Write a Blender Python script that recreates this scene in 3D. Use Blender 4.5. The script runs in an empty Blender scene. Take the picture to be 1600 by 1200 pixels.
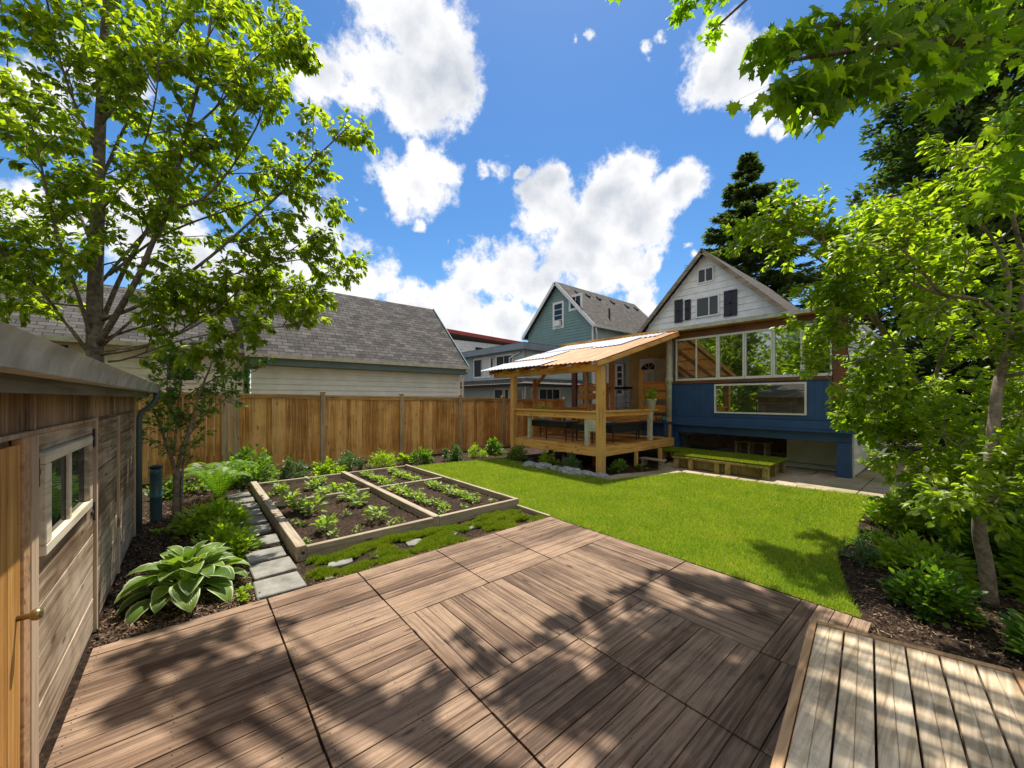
import bpy, math, random
import numpy as np
from mathutils import Vector
random.seed(7); rng = np.random.default_rng(7)
R = math.radians
C = bpy.context.scene.collection
S = bpy.context.scene
# ---------------------------------------------------------------- camera
EYE = 1.8; FPX = 592.0; HY = 623.0; YAW = R(40.2)
cam = bpy.data.objects.new('camera', bpy.data.cameras.new('camera')); C.objects.link(cam)
cam.location = (0, 0, EYE); cam.rotation_euler = (R(90), 0, -YAW)
cam.data.sensor_width = 36; cam.data.lens = 36 * FPX / 1600; cam.data.shift_y = (HY - 600) / 1600
cam.data.clip_start = .05; cam.data.clip_end = 2000
S.camera = cam
FW = np.array([math.sin(YAW), math.cos(YAW), 0]); RT = np.array([math.cos(YAW), -math.sin(YAW), 0])
def ray(x, y): return FW + RT * ((x - 800) / FPX) + np.array([0, 0, (HY - y) / FPX])
def W(x, y, d): return tuple(np.array([0, 0, EYE]) + ray(x, y) * d)
def onX(x, X):
    r = ray(x, 600); return X / r[0] * r[1]
# ---------------------------------------------------------------- sky, clouds, sun, exposure
SUNV = Vector((.29, .25, 1)).normalized()
wd = bpy.data.worlds.new('World'); S.world = wd; wd.use_nodes = True
nt = wd.node_tree; nt.nodes.clear(); N = nt.nodes.new; LK = nt.links.new
def mth(op, a, b=None, c=None, clamp=False, tree=None):
    t = tree or nt
    n = t.nodes.new('ShaderNodeMath'); n.operation = op; n.use_clamp = clamp
    for i, v in enumerate((a, b, c)):
        if v is None: continue
        if isinstance(v, (int, float)): n.inputs[i].default_value = v
        else: t.links.new(v, n.inputs[i])
    return n.outputs[0]
sky = N('ShaderNodeTexSky'); sky.sky_type = 'NISHITA'; sky.sun_disc = False
sky.sun_elevation = math.asin(SUNV.z); sky.sun_rotation = math.atan2(SUNV.x, SUNV.y)
sky.air_density = 1.0; sky.dust_density = .3; sky.ozone_density = 3.0
tc = N('ShaderNodeTexCoord'); nrm = N('ShaderNodeVectorMath'); nrm.operation = 'NORMALIZE'; LK(tc.outputs['Generated'], nrm.inputs[0])
DIR = nrm.outputs[0]
def noise(scale, detail, vec, rough=.55, out='Fac'):
    n = N('ShaderNodeTexNoise'); n.inputs['Scale'].default_value = scale; n.inputs['Detail'].default_value = detail
    n.inputs['Roughness'].default_value = rough; LK(vec, n.inputs['Vector']); return n.outputs[out]
w1 = noise(6, 7, DIR, .6, out='Color')
ws = N('ShaderNodeVectorMath'); ws.operation = 'SUBTRACT'; LK(w1, ws.inputs[0]); ws.inputs[1].default_value = (.5, .5, .5)
wm = N('ShaderNodeVectorMath'); wm.operation = 'MULTIPLY_ADD'; LK(ws.outputs[0], wm.inputs[0]); wm.inputs[1].default_value = (.13, .13, .13); LK(DIR, wm.inputs[2])
BL = [(600,100,75),(680,105,70),(640,150,55),(725,140,40),(505,125,45),(560,140,40),(620,180,28),(650,30,90),
 (650,280,55),(625,290,48),(690,275,35),(655,240,30),(785,264,26),(757,268,20),(818,268,18),
 (985,255,42),(950,320,85),(870,335,62),(1000,345,75),(1060,285,48),(1100,275,24),(900,400,75),(960,400,62),(1010,400,35),(865,285,40),(830,310,25),
 (735,425,48),(790,430,55),(700,415,26),(850,440,40),(480,400,85),(555,430,60),(600,448,32),(400,430,90),
 (640,490,45),(720,500,55),(790,505,42),(830,510,30),(690,480,40),(1120,100,62),(1170,125,55),(1185,190,34),(1205,218,24),(1240,160,40),
 (985,88,12),(1010,74,15),(1035,60,18),(880,90,10),(905,72,13),(930,58,14),(1083,385,17),(1088,400,16),(990,440,20),(572,335,16),(645,353,18),(60,160,80),(180,110,60),(260,380,100),(60,330,70),
 (1500,500,80),(880,520,40),(1000,480,40),(1350,90,40),(700,380,13),(560,318,13)]
dens = None
for (x, y, r) in BL:
    c = ray(x, y); c /= np.linalg.norm(c); e = ray(x + r * 1.05, y); e /= np.linalg.norm(e); rr = float(np.linalg.norm(e - c))
    d = N('ShaderNodeVectorMath'); d.operation = 'DISTANCE'; LK(wm.outputs[0], d.inputs[0]); d.inputs[1].default_value = tuple(c)
    pk = min(1.0, max(.5, r / 42)); v = mth('MULTIPLY_ADD', d.outputs['Value'], -1 / rr, pk)
    dens = v if dens is None else mth('SMOOTH_MAX', dens, v, .12)
# clouds elsewhere (behind and above the viewer): noise, unseen cover added behind for fill light
back = N('ShaderNodeVectorMath'); back.operation = 'DOT_PRODUCT'; LK(DIR, back.inputs[0]); back.inputs[1].default_value = tuple(FW)
bn = mth('MULTIPLY_ADD', noise(2.2, 3, DIR), 3.2, -1.35)
bn = mth('SUBTRACT', bn, mth('MULTIPLY_ADD', back.outputs['Value'], 4.0, 0.2, clamp=False))
dens = mth('MAXIMUM', dens, bn)
fb = noise(10, 12, DIR, .67); dens2 = mth('ADD', dens, mth('MULTIPLY_ADD', fb, 2.5, -1.2))
mr = N('ShaderNodeMapRange'); mr.interpolation_type = 'SMOOTHSTEP'; LK(dens2, mr.inputs[0]); mr.inputs[1].default_value = -.05; mr.inputs[2].default_value = .45
up = N('ShaderNodeVectorMath'); up.operation = 'ADD'; LK(DIR, up.inputs[0]); up.inputs[1].default_value = (.015, .01, .05)
f1 = noise(4.5, 3, DIR, .45); f2 = noise(4.5, 3, up.outputs[0], .45)
emb = mth('MULTIPLY_ADD', mth('SUBTRACT', f1, f2), 2.2, .82)
thick = N('ShaderNodeMapRange'); LK(dens2, thick.inputs[0]); thick.inputs[1].default_value = .3; thick.inputs[2].default_value = 1.3; thick.inputs[3].default_value = .15; thick.inputs[4].default_value = -.22
lum = mth('ADD', emb, thick.outputs[0], clamp=True)
cr = N('ShaderNodeValToRGB'); LK(lum, cr.inputs[0]); cr.color_ramp.elements[0].position = .38; cr.color_ramp.elements[0].color = (.50, .55, .63, 1)
cr.color_ramp.elements[1].position = .92; cr.color_ramp.elements[1].color = (.97, .97, .98, 1)
bgS = N('ShaderNodeBackground'); hsv = N('ShaderNodeHueSaturation'); hsv.inputs['Saturation'].default_value = 1.28; LK(sky.outputs[0], hsv.inputs['Color']); LK(hsv.outputs[0], bgS.inputs[0]); bgS.inputs[1].default_value = .076
bgC = N('ShaderNodeBackground'); LK(cr.outputs[0], bgC.inputs[0]); bgC.inputs[1].default_value = .53
mx = N('ShaderNodeMixShader'); LK(mr.outputs[0], mx.inputs[0]); LK(bgS.outputs[0], mx.inputs[1]); LK(bgC.outputs[0], mx.inputs[2])
wo = N('ShaderNodeOutputWorld'); LK(mx.outputs[0], wo.inputs[0])
sl = bpy.data.lights.new('sun', 'SUN'); sl.energy = 3.5; sl.angle = R(.5); sl.color = (1, .955, .87)
so = bpy.data.objects.new('sun', sl); C.objects.link(so); so.rotation_euler = SUNV.to_track_quat('Z', 'Y').to_euler(); so.location = (0, 0, 30)
S.view_settings.view_transform = 'Standard'; S.view_settings.look = 'None'; S.view_settings.gamma = 1; S.view_settings.use_curve_mapping = False
S.view_settings.exposure = 1.03
S.cycles.max_bounces = 7; S.cycles.diffuse_bounces = 3; S.cycles.glossy_bounces = 3; S.cycles.transmission_bounces = 5; S.cycles.transparent_max_bounces = 10
S.cycles.sample_clamp_indirect = 6; S.cycles.caustics_reflective = False; S.cycles.caustics_refractive = False
# ---------------------------------------------------------------- object helpers
def tag(o, label=None, cat=None, group=None, kind=None):
    if label: o['label'] = label
    if cat: o['category'] = cat
    if group: o['group'] = group
    if kind: o['kind'] = kind
    return o
def thing(name, label, cat, loc=(0, 0, 0), group=None):
    o = bpy.data.objects.new(name, None); C.objects.link(o); o.location = loc; o.empty_display_size = .1
    return tag(o, label, cat, group)
class MB:
    def __init__(s): s.v = []; s.f = []; s.uv = []
    def quad(s, *p, uv=None):
        b = len(s.v); s.v += [tuple(map(float, q)) for q in p]; s.f.append(tuple(range(b, b + len(p))))
        s.uv.append(uv if uv else [(0, 0)] * len(p)); return s
    def box(s, x0, x1, y0, y1, z0, z1):
        return s.hexa([(x0, y0), (x1, y0), (x1, y1), (x0, y1)], z0, z1)
    def hexa(s, pts, z0, z1):
        # prism over a polygon
        if sum(pts[i][0] * pts[(i + 1) % len(pts)][1] - pts[(i + 1) % len(pts)][0] * pts[i][1] for i in range(len(pts))) < 0: pts = pts[::-1]
        b = len(s.v); n = len(pts)
        s.v += [(p[0], p[1], z0) for p in pts] + [(p[0], p[1], z1) for p in pts]
        s.f.append(tuple(range(b + n - 1, b - 1, -1))); s.f.append(tuple(range(b + n, b + 2 * n)))
        for i in range(n): j = (i + 1) % n; s.f.append((b + i, b + j, b + n + j, b + n + i))
        while len(s.uv) < len(s.f): s.uv.append([(0, 0)] * len(s.f[len(s.uv)]))
        return s
    def bar(s, p, q, w, h, up=(0, 0, 1)):
        # oriented box from p to q, w sideways, h along up
        p = np.array(p, float); q = np.array(q, float); d = q - p; d /= np.linalg.norm(d)
        u = np.array(up, float); sd = np.cross(d, u); sd /= np.linalg.norm(sd); u = np.cross(sd, d)
        b = len(s.v)
        for e in (p, q):
            for a, c in ((-1, -1), (1, -1), (1, 1), (-1, 1)): s.v.append(tuple(e + sd * w / 2 * a + u * h / 2 * c))
        for f in ((0, 1, 2, 3), (7, 6, 5, 4), (0, 4, 5, 1), (1, 5, 6, 2), (2, 6, 7, 3), (3, 7, 4, 0)): s.f.append(tuple(b + i for i in f)); s.uv.append([(0, 0)] * 4)
        return s
    def tube(s, pts, rad, n=8, cap=True):
        pts = [np.array(p, float) for p in pts]; b = len(s.v); m = len(pts)
        if not hasattr(rad, '__len__'): rad = [rad] * m
        t = pts[1] - pts[0]; ref = np.array([0, 0, 1.]) if abs(t[2]) < .9 * np.linalg.norm(t) else np.array([1., 0, 0])
        for i, p in enumerate(pts):
            t = pts[min(i + 1, m - 1)] - pts[max(i - 1, 0)]; t = t / (np.linalg.norm(t) + 1e-9)
            a = np.cross(t, ref); a /= np.linalg.norm(a) + 1e-9; c = np.cross(t, a); ref = np.cross(a, t)
            for k in range(n):
                th = 2 * math.pi * k / n; s.v.append(tuple(p + (a * math.cos(th) + c * math.sin(th)) * rad[i]))
        for i in range(m - 1):
            for k in range(n): l = (k + 1) % n; s.f.append((b + i * n + k, b + i * n + l, b + (i + 1) * n + l, b + (i + 1) * n + k)); s.uv.append([(0, 0)] * 4)
        if cap:
            s.f.append(tuple(b + k for k in range(n))[::-1]); s.uv.append([(0, 0)] * n)
            s.f.append(tuple(b + (m - 1) * n + k for k in range(n))); s.uv.append([(0, 0)] * n)
        return s
    def lathe(s, prof, c=(0, 0, 0), n=20):
        b = len(s.v)
        for r, z in prof:
            for k in range(n): th = 2 * math.pi * k / n; s.v.append((c[0] + r * math.cos(th), c[1] + r * math.sin(th), c[2] + z))
        for i in range(len(prof) - 1):
            for k in range(n): l = (k + 1) % n; s.f.append((b + i * n + k, b + i * n + l, b + (i + 1) * n + l, b + (i + 1) * n + k)); s.uv.append([(0, 0)] * 4)
        return s
    def build(s, name, mat, parent=None, bevel=0, smooth=False):
        me = bpy.data.meshes.new(name); me.from_pydata(s.v, [], s.f); me.materials.append(mat)
        if any(u[0] != u[-1] for u in s.uv):
            uvl = me.uv_layers.new(name='UVMap'); uvl.data.foreach_set('uv', np.array([c for u in s.uv for c in u], float).ravel())
        if smooth: me.polygons.foreach_set('use_smooth', [True] * len(me.polygons))
        me.update(); o = bpy.data.objects.new(name, me); C.objects.link(o)
        if parent:
            o.parent = parent; o.location = tuple(-c for c in parent_loc(parent))
        if bevel:
            m = o.modifiers.new('bevel', 'BEVEL'); m.width = bevel; m.segments = 1; m.limit_method = 'ANGLE'
        return o
def parent_loc(p):
    l = Vector(p.location)
    while p.parent: p = p.parent; l = l + Vector(p.location)
    return l
def copy_tree(o, parent=None):
    c = o.copy(); C.objects.link(c); c.parent = parent
    for ch in list(o.children): copy_tree(ch, c)
    return c
# ---------------------------------------------------------------- leaf scattering (numpy)
def nz(a): return a / (np.linalg.norm(a, axis=1, keepdims=True) + 1e-9)
class Leafs:
    def __init__(s): s.p = []; s.d = []; s.n = []; s.s = []
    def add(s, p, d, n, sz): s.p.append(p); s.d.append(d); s.n.append(n); s.s.append(sz)
    def arr(s): return np.array(s.p, float), np.array(s.d, float), np.array(s.n, float), np.array(s.s, float)
def scatter(name, mat, tpl, arrs, parent=None):
    tv, tf, tuv = tpl; tv = np.array(tv, float); P, D, Nn, Sz = arrs
    if Sz.ndim == 1: Sz = np.stack([Sz] * 3, 1)
    D = nz(D); X = np.cross(D, Nn); X = nz(X); Z = np.cross(X, D)
    n = len(P); k = len(tv)
    V = P[:, None, :] + X[:, None, :] * (tv[None, :, 0:1] * Sz[:, None, 0:1]) + D[:, None, :] * (tv[None, :, 1:2] * Sz[:, None, 1:2]) + Z[:, None, :] * (tv[None, :, 2:3] * Sz[:, None, 2:3])
    if parent: V = V - np.array(parent_loc(parent))[None, None, :]
    loops = np.concatenate([np.array(f) for f in tf]); ls = np.array([len(f) for f in tf]); L = len(loops)
    allL = (loops[None, :] + (np.arange(n) * k)[:, None]).ravel()
    tot = np.tile(ls, n); st = np.concatenate([[0], np.cumsum(tot)[:-1]])
    me = bpy.data.meshes.new(name); me.vertices.add(n * k); me.vertices.foreach_set('co', V.ravel())
    me.loops.add(n * L); me.loops.foreach_set('vertex_index', allL.astype(np.int32))
    me.polygons.add(len(tot)); me.polygons.foreach_set('loop_start', st.astype(np.int32))
    try: me.polygons.foreach_set('loop_total', tot.astype(np.int32))
    except Exception: pass
    if tuv is not None:
        u = me.uv_layers.new(name='UVMap'); u.data.foreach_set('uv', np.tile(np.array(tuv, float)[loops].ravel(), n))
    me.materials.append(mat); me.update(calc_edges=True); me.validate()
    o = bpy.data.objects.new(name, me); C.objects.link(o)
    if parent: o.parent = parent
    return o
# leaf templates: y = axis, x = width, z = normal; unit length
T_OVAL = ([(0, 0, 0), (-.22, .3, .05), (0, .32, -.02), (.22, .3, .05), (-.2, .62, .03), (0, .62, -.05), (.2, .62, .03), (0, 1, -.14)],
          [(0, 2, 1), (0, 3, 2), (1, 2, 5, 4), (2, 3, 6, 5), (4, 5, 7), (5, 6, 7)], None)
T_LANCE = ([(0, 0, 0), (-.1, .4, .03), (0, .4, -.01), (.1, .4, .03), (0, 1, -.12)], [(0, 2, 1), (0, 3, 2), (1, 2, 4), (2, 3, 4)], None)
T_MAPLE = ([(0, 0, 0), (.10, .06, .0), (.30, -.08, -.02), (.28, .12, 0), (.52, .18, -.05), (.40, .30, -.01), (.50, .50, -.06), (.26, .46, 0), (.22, .62, 0), (.10, .74, 0), (0, 1, -.1),
            (-.10, .74, 0), (-.22, .62, 0), (-.26, .46, 0), (-.50, .50, -.06), (-.40, .30, -.01), (-.52, .18, -.05), (-.28, .12, 0), (-.30, -.08, -.02), (-.10, .06, 0), (0, .3, -.04)],
           [(20, i, i + 1) for i in range(0, 19)] + [(20, 19, 0)], None)
T_BLADE = ([(-.5, 0, 0), (.5, 0, 0), (.32, .6, .12), (-.32, .6, .12), (0, 1, .34)], [(0, 1, 2, 3), (3, 2, 4)], None)
T_NEEDLE = ([(-.13, 0, 0), (.13, 0, 0), (.2, .35, .02), (.09, .5, 0), (.14, .75, .0), (0, 1, -.08), (-.14, .72, 0), (-.09, .5, 0), (-.2, .4, .02)], [(0, 1, 2, 3, 7, 8), (3, 4, 5, 6, 7)], None)
T_CHIP = ([(-.3, -.5, 0), (.25, -.45, .08), (.35, .4, .0), (-.2, .5, .06), (0, 0, .12)], [(0, 1, 4), (1, 2, 4), (2, 3, 4), (3, 0, 4)], None)
def hosta_tpl():
    v = []; uv = []; f = []
    ws = [.03, .20, .33, .36, .30, .18, .0]; ys = [0, .14, .32, .5, .7, .87, 1.0]; zs = [0, .05, .08, .08, .04, -.05, -.16]
    for w, y, z in zip(ws, ys, zs):
        for a in (-1, -.8, -.4, 0, .4, .8, 1): v.append((a * w, y, z + abs(a) * .09 * (w / .36) + (.012 if abs(a) == .4 else 0))); uv.append((a * .5 + .5, y))
    for i in range(6):
        for j in range(6): f.append((i * 7 + j, i * 7 + j + 1, (i + 1) * 7 + j + 1, (i + 1) * 7 + j))
    return (v, f, uv)
T_HOSTA = hosta_tpl()
# ---------------------------------------------------------------- materials
def mat(name, rough=.8, spec=.3):
    m = bpy.data.materials.new(name); m.use_nodes = True; t = m.node_tree; b = t.nodes['Principled BSDF']
    b.inputs['Roughness'].default_value = rough; b.inputs['Specular IOR Level'].default_value = spec
    return m, t, b
def nd(t, typ, **kw):
    n = t.nodes.new(typ)
    for k, v in kw.items():
        if k in n.inputs.keys():
            if hasattr(v, 'is_linked') or isinstance(v, bpy.types.NodeSocket): t.links.new(v, n.inputs[k])
            else: n.inputs[k].default_value = v
        else: setattr(n, k, v)
    return n
def ramp(t, fac, stops):
    n = t.nodes.new('ShaderNodeValToRGB'); t.links.new(fac, n.inputs[0]); e = n.color_ramp.elements
    while len(e) < len(stops): e.new(.5)
    for i, (p, c) in enumerate(stops): e[i].position = p; e[i].color = (*c, 1)
    return n.outputs[0]
def mixc(t, a, b, fac, mode='MIX'):
    n = t.nodes.new('ShaderNodeMix'); n.data_type = 'RGBA'; n.blend_type = mode
    for s, v in ((0, fac), (6, a), (7, b)):
        if isinstance(v, bpy.types.NodeSocket): t.links.new(v, n.inputs[s])
        elif isinstance(v, (int, float)): n.inputs[s].default_value = v
        else: n.inputs[s].default_value = (*v, 1)
    return n.outputs[2]
def bump(t, b, h, dist=.01, strength=.6):
    n = nd(t, 'ShaderNodeBump', Height=h, Distance=dist, Strength=strength); t.links.new(n.outputs[0], b.inputs['Normal'])
def plain(name, col, rough=.7, spec=.3, var=.12, scale=3, metal=0):
    m, t, b = mat(name, rough, spec); co = nd(t, 'ShaderNodeTexCoord'); n = nd(t, 'ShaderNodeTexNoise', Vector=co.outputs['Object'], Scale=scale, Detail=6.0, Roughness=.65)
    lo = tuple(c * (1 - var * 2) for c in col); hi = tuple(min(1, c * (1 + var)) for c in col)
    c = ramp(t, n.outputs['Fac'], [(.3, lo), (.65, hi)]); t.links.new(c, b.inputs['Base Color']); b.inputs['Metallic'].default_value = metal
    bump(t, b, n.outputs['Fac'], .004, .3); return m
def wood(name, c_lo, c_hi, axis='X', rough=.75, knots=True, islevar=.45, grain=1.0, dirt=.0, spec=.25, dirtcol=(.1, .12, .04)):
    m, t, b = mat(name, rough, spec); co = nd(t, 'ShaderNodeTexCoord'); g = nd(t, 'ShaderNodeNewGeometry')
    isl = g.outputs['Random Per Island']
    mp = nd(t, 'ShaderNodeMapping'); t.links.new(co.outputs['Object'], mp.inputs[0])
    sc = {'X': (1.1, 26, 26), 'Y': (26, 1.1, 26), 'Z': (26, 26, 1.1)}[axis]; mp.inputs['Scale'].default_value = tuple(s * grain for s in sc)
    off = nd(t, 'ShaderNodeCombineXYZ'); 
    for i, k in enumerate((37., 91., 53.)): t.links.new(mth('MULTIPLY', isl, k, tree=t), off.inputs[i])
    t.links.new(off.outputs[0], mp.inputs['Location'])
    n1 = nd(t, 'ShaderNodeTexNoise', Vector=mp.outputs[0], Scale=1.0, Detail=7.0, Roughness=.62, Distortion=.6)
    n2 = nd(t, 'ShaderNodeTexNoise', Vector=co.outputs['Object'], Scale=1.7, Detail=4.0)
    f = mth('ADD', n1.outputs['Fac'], mth('MULTIPLY_ADD', isl, islevar, -islevar / 2, tree=t), tree=t)
    f = mth('ADD', f, mth('MULTIPLY_ADD', n2.outputs['Fac'], .5, -.25, tree=t), tree=t)
    dk = tuple(c * .42 for c in c_lo)
    c = ramp(t, f, [(.2, dk), (.42, c_lo), (.72, c_hi)])
    if knots:
        mk = nd(t, 'ShaderNodeMapping'); t.links.new(co.outputs['Object'], mk.inputs[0]); ks = {'X': (2.2, 7, 7), 'Y': (7, 2.2, 7), 'Z': (7, 7, 2.2)}[axis]; mk.inputs['Scale'].default_value = ks
        t.links.new(off.outputs[0], mk.inputs['Location'])
        vo = nd(t, 'ShaderNodeTexVoronoi', Vector=mk.outputs[0], Scale=1.0)
        k = nd(t, 'ShaderNodeMapRange', Value=vo.outputs['Distance']); k.inputs[1].default_value = .07; k.inputs[2].default_value = .14; k.inputs[3].default_value = 1; k.inputs[4].default_value = 0
        c = mixc(t, c, tuple(x * .3 for x in c_lo), mth('MULTIPLY', k.outputs[0], .8, tree=t))
    if dirt:
        n3 = nd(t, 'ShaderNodeTexNoise', Vector=co.outputs['Object'], Scale=3.3, Detail=8.0, Roughness=.7)
        k = nd(t, 'ShaderNodeMapRange', Value=n3.outputs['Fac']); k.inputs[1].default_value = .5; k.inputs[2].default_value = .66
        c = mixc(t, c, dirtcol, mth('MULTIPLY', k.outputs[0], dirt, tree=t))
    t.links.new(c, b.inputs['Base Color']); bump(t, b, n1.outputs['Fac'], .004, .55)
    return m
def leafm(name, cols, trans=.42, tint=(2.5, 2.6, .7), rough=.42, spec=.45):
    m = bpy.data.materials.new(name); m.use_nodes = True; t = m.node_tree; b = t.nodes['Principled BSDF']; out = t.nodes['Material Output']
    g = nd(t, 'ShaderNodeNewGeometry'); k = len(cols); c = ramp(t, g.outputs['Random Per Island'], [(i / (k - 1), x) for i, x in enumerate(cols)])
    t.links.new(c, b.inputs['Base Color']); b.inputs['Roughness'].default_value = rough; b.inputs['Specular IOR Level'].default_value = spec
    tr = nd(t, 'ShaderNodeBsdfTranslucent'); t.links.new(mixc(t, c, tint, 1.0, 'MULTIPLY'), tr.inputs[0])
    mx = t.nodes.new('ShaderNodeMixShader'); mx.inputs[0].default_value = trans; t.links.new(b.outputs[0], mx.inputs[1]); t.links.new(tr.outputs[0], mx.inputs[2]); t.links.new(mx.outputs[0], out.inputs[0])
    return m
def shingle(name, lo, hi):
    m, t, b = mat(name, .95, .15); co = nd(t, 'ShaderNodeTexCoord')
    br = nd(t, 'ShaderNodeTexBrick', Vector=co.outputs['UV'], Scale=1.0); br.inputs['Brick Width'].default_value = .30; br.inputs['Row Height'].default_value = .14; br.inputs['Mortar Size'].default_value = .008
    br.inputs['Color1'].default_value = (*lo, 1); br.inputs['Color2'].default_value = (*hi, 1); br.inputs['Mortar'].default_value = (*[c * .35 for c in lo], 1); br.inputs['Bias'].default_value = 0
    n = nd(t, 'ShaderNodeTexNoise', Vector=co.outputs['UV'], Scale=3.0, Detail=8.0, Roughness=.7); n2 = nd(t, 'ShaderNodeTexNoise', Vector=co.outputs['UV'], Scale=60.0, Detail=2.0)
    c = mixc(t, br.outputs['Color'], ramp(t, n.outputs['Fac'], [(.3, (.6, .6, .6)), (.7, (1.25, 1.2, 1.15))]), 1.0, 'MULTIPLY')
    c = mixc(t, c, ramp(t, n2.outputs['Fac'], [(.3, (.7, .7, .7)), (.7, (1.2, 1.2, 1.2))]), 1.0, 'MULTIPLY')
    t.links.new(c, b.inputs['Base Color'])
    sep = nd(t, 'ShaderNodeSeparateXYZ', Vector=co.outputs['UV']); saw = mth('FRACT', mth('MULTIPLY', sep.outputs[1], 1 / .14, tree=t), tree=t)
    h = mth('ADD', mth('MULTIPLY', saw, -1, tree=t), mth('MULTIPLY', br.outputs['Fac'], -.6, tree=t), tree=t); bump(t, b, h, .02, .8); return m
def glass(name, dark=None, refl=.25, tint=(.85, .9, .88), k=1.0):
    m = bpy.data.materials.new(name); m.use_nodes = True; t = m.node_tree; t.nodes.clear(); out = t.nodes.new('ShaderNodeOutputMaterial')
    gl = nd(t, 'ShaderNodeBsdfGlossy', Roughness=.015); gl.inputs['Color'].default_value = (.9, .93, .95, 1)
    if dark is not None: tr = nd(t, 'ShaderNodeBsdfDiffuse'); tr.inputs[0].default_value = (*dark, 1)
    else: tr = nd(t, 'ShaderNodeBsdfTransparent'); tr.inputs[0].default_value = (*tint, 1)
    fr = nd(t, 'ShaderNodeFresnel', IOR=1.5); mx = t.nodes.new('ShaderNodeMixShader')
    t.links.new(mth('MULTIPLY_ADD', fr.outputs[0], k, refl, clamp=True, tree=t), mx.inputs[0]); t.links.new(tr.outputs[0], mx.inputs[1]); t.links.new(gl.outputs[0], mx.inputs[2]); t.links.new(mx.outputs[0], out.inputs[0])
    return m
M = {}
M['deck_x'] = wood('deck_wood_x', (.13, .075, .044), (.325, .212, .134), 'X', .7, islevar=.26, grain=1.7, dirt=.35, dirtcol=(.07, .05, .04))
M['deck_y'] = wood('deck_wood_y', (.12, .07, .041), (.30, .197, .124), 'Y', .7, islevar=.26, grain=1.7, dirt=.35, dirtcol=(.07, .05, .04))
M['greyboard'] = wood('grey_platform_board', (.38, .275, .165), (.74, .585, .40), 'X', .75, knots=False, islevar=.2, grain=1.2, dirt=.55, dirtcol=(.12, .09, .06))
M['greypost'] = wood('weathered_fence_post', (.26, .17, .10), (.55, .40, .25), 'Z', .8)
M['trimwood'] = wood('brown_trim_wood', (.28, .15, .07), (.55, .33, .17), 'X', .65)
M['fence'] = wood('cedar_fence', (.58, .26, .065), (.93, .53, .19), 'Z', .7, islevar=.34, grain=.9, dirt=.3, dirtcol=(.2, .1, .04))
M['fencerail'] = wood('cedar_fence_rail', (.45, .24, .09), (.82, .50, .22), 'X', .7)
M['shedboard'] = wood('shed_board_weathered', (.21, .13, .07), (.56, .43, .30), 'Y', .85, islevar=.25, grain=1.1, dirt=.4, dirtcol=(.12, .08, .05))
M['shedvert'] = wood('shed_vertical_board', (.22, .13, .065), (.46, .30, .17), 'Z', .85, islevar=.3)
M['shedtrim'] = wood('shed_trim_wood', (.30, .20, .12), (.58, .42, .28), 'Z', .8)
M['doorwood'] = wood('shed_door_wood', (.50, .24, .06), (.80, .45, .15), 'Z', .6, islevar=.15)
M['fascia'] = wood('grey_fascia', (.13, .125, .11), (.24, .23, .20), 'Y', .8, knots=False)
M['gutter'] = plain('weathered_gutter', (.42, .42, .38), .55, .4, .25, 5)
M['bedwood'] = wood('raised_bed_timber', (.19, .14, .09), (.41, .33, .235), 'X', .85, dirt=.3)
M['bedwood_y'] = wood('raised_bed_timber_y', (.19, .14, .09), (.41, .33, .235), 'Y', .85, dirt=.3)
M['porch_y'] = wood('porch_timber_y', (.40, .165, .035), (.80, .43, .13), 'Y', .6)
M['porch_x'] = wood('porch_timber_x', (.40, .165, .035), (.80, .43, .13), 'X', .6)
M['porch_z'] = wood('porch_post_z', (.38, .175, .045), (.74, .42, .14), 'Z', .6)
M['orange_y'] = wood('orange_board_y', (.42, .15, .03), (.75, .33, .08), 'Y', .55)
M['brown'] = wood('reddish_brown_trim', (.08, .03, .015), (.19, .08, .04), 'Y', .6, knots=False)
M['brown_z'] = wood('reddish_brown_post', (.08, .03, .015), (.19, .08, .04), 'Z', .6, knots=False)
M['mossy'] = wood('mossy_timber', (.20, .14, .05), (.42, .32, .13), 'Z', .9, dirt=.75, dirtcol=(.09, .13, .02))
M['white'] = plain('white_paint', (.74, .73, .70), .55, .35, .06, 4)
M['siding'] = plain('white_siding', (.80, .79, .75), .6, .3, .08, 2.5)
M['gsiding'] = plain('grey_green_siding', (.68, .76, .74), .6, .3, .06, 2)
M['teal'] = plain('teal_siding', (.19, .29, .27), .6, .3, .06, 2)
M['tealtrim'] = plain('teal_trim', (.12, .19, .19), .6, .3, .08, 2)
M['palegreen'] = plain('pale_green_siding', (.45, .52, .49), .6, .3, .06, 2)
M['greyblue'] = plain('grey_blue_siding', (.36, .42, .46), .6, .3, .06, 2)
M['greyfascia'] = plain('grey_blue_fascia', (.22, .27, .30), .6, .3, .06, 2)
M['red'] = plain('red_roof_edge', (.42, .07, .05), .5, .4, .1, 2)
M['blue'] = plain('navy_blue_paint', (.03, .082, .22), .5, .4, .12, 2)
M['interior'] = plain('interior_wall', (.45, .42, .36), .8, .2, .05, 2)
M['ywall'] = plain('yellow_siding', (.60, .40, .13), .7, .25, .08, 3)
M['dark'] = plain('dark_metal', (.02, .02, .022), .45, .5, .1, 4)
M['black'] = plain('black_cover', (.018, .019, .02), .6, .4, .15, 4)
M['shutter'] = plain('dark_shutter', (.035, .035, .045), .6, .3, .1, 4)
M['pipe'] = plain('grey_blue_pipe', (.09, .12, .13), .45, .5, .1, 4)
M['cream'] = plain('cream_post_paint', (.55, .53, .42), .6, .35, .15, 6)
M['pot'] = plain('pale_grey_pot', (.55, .57, .55), .6, .35, .06, 6)
M['shingle'] = shingle('grey_shingles', (.065, .06, .058), (.135, .125, .118))
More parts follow.
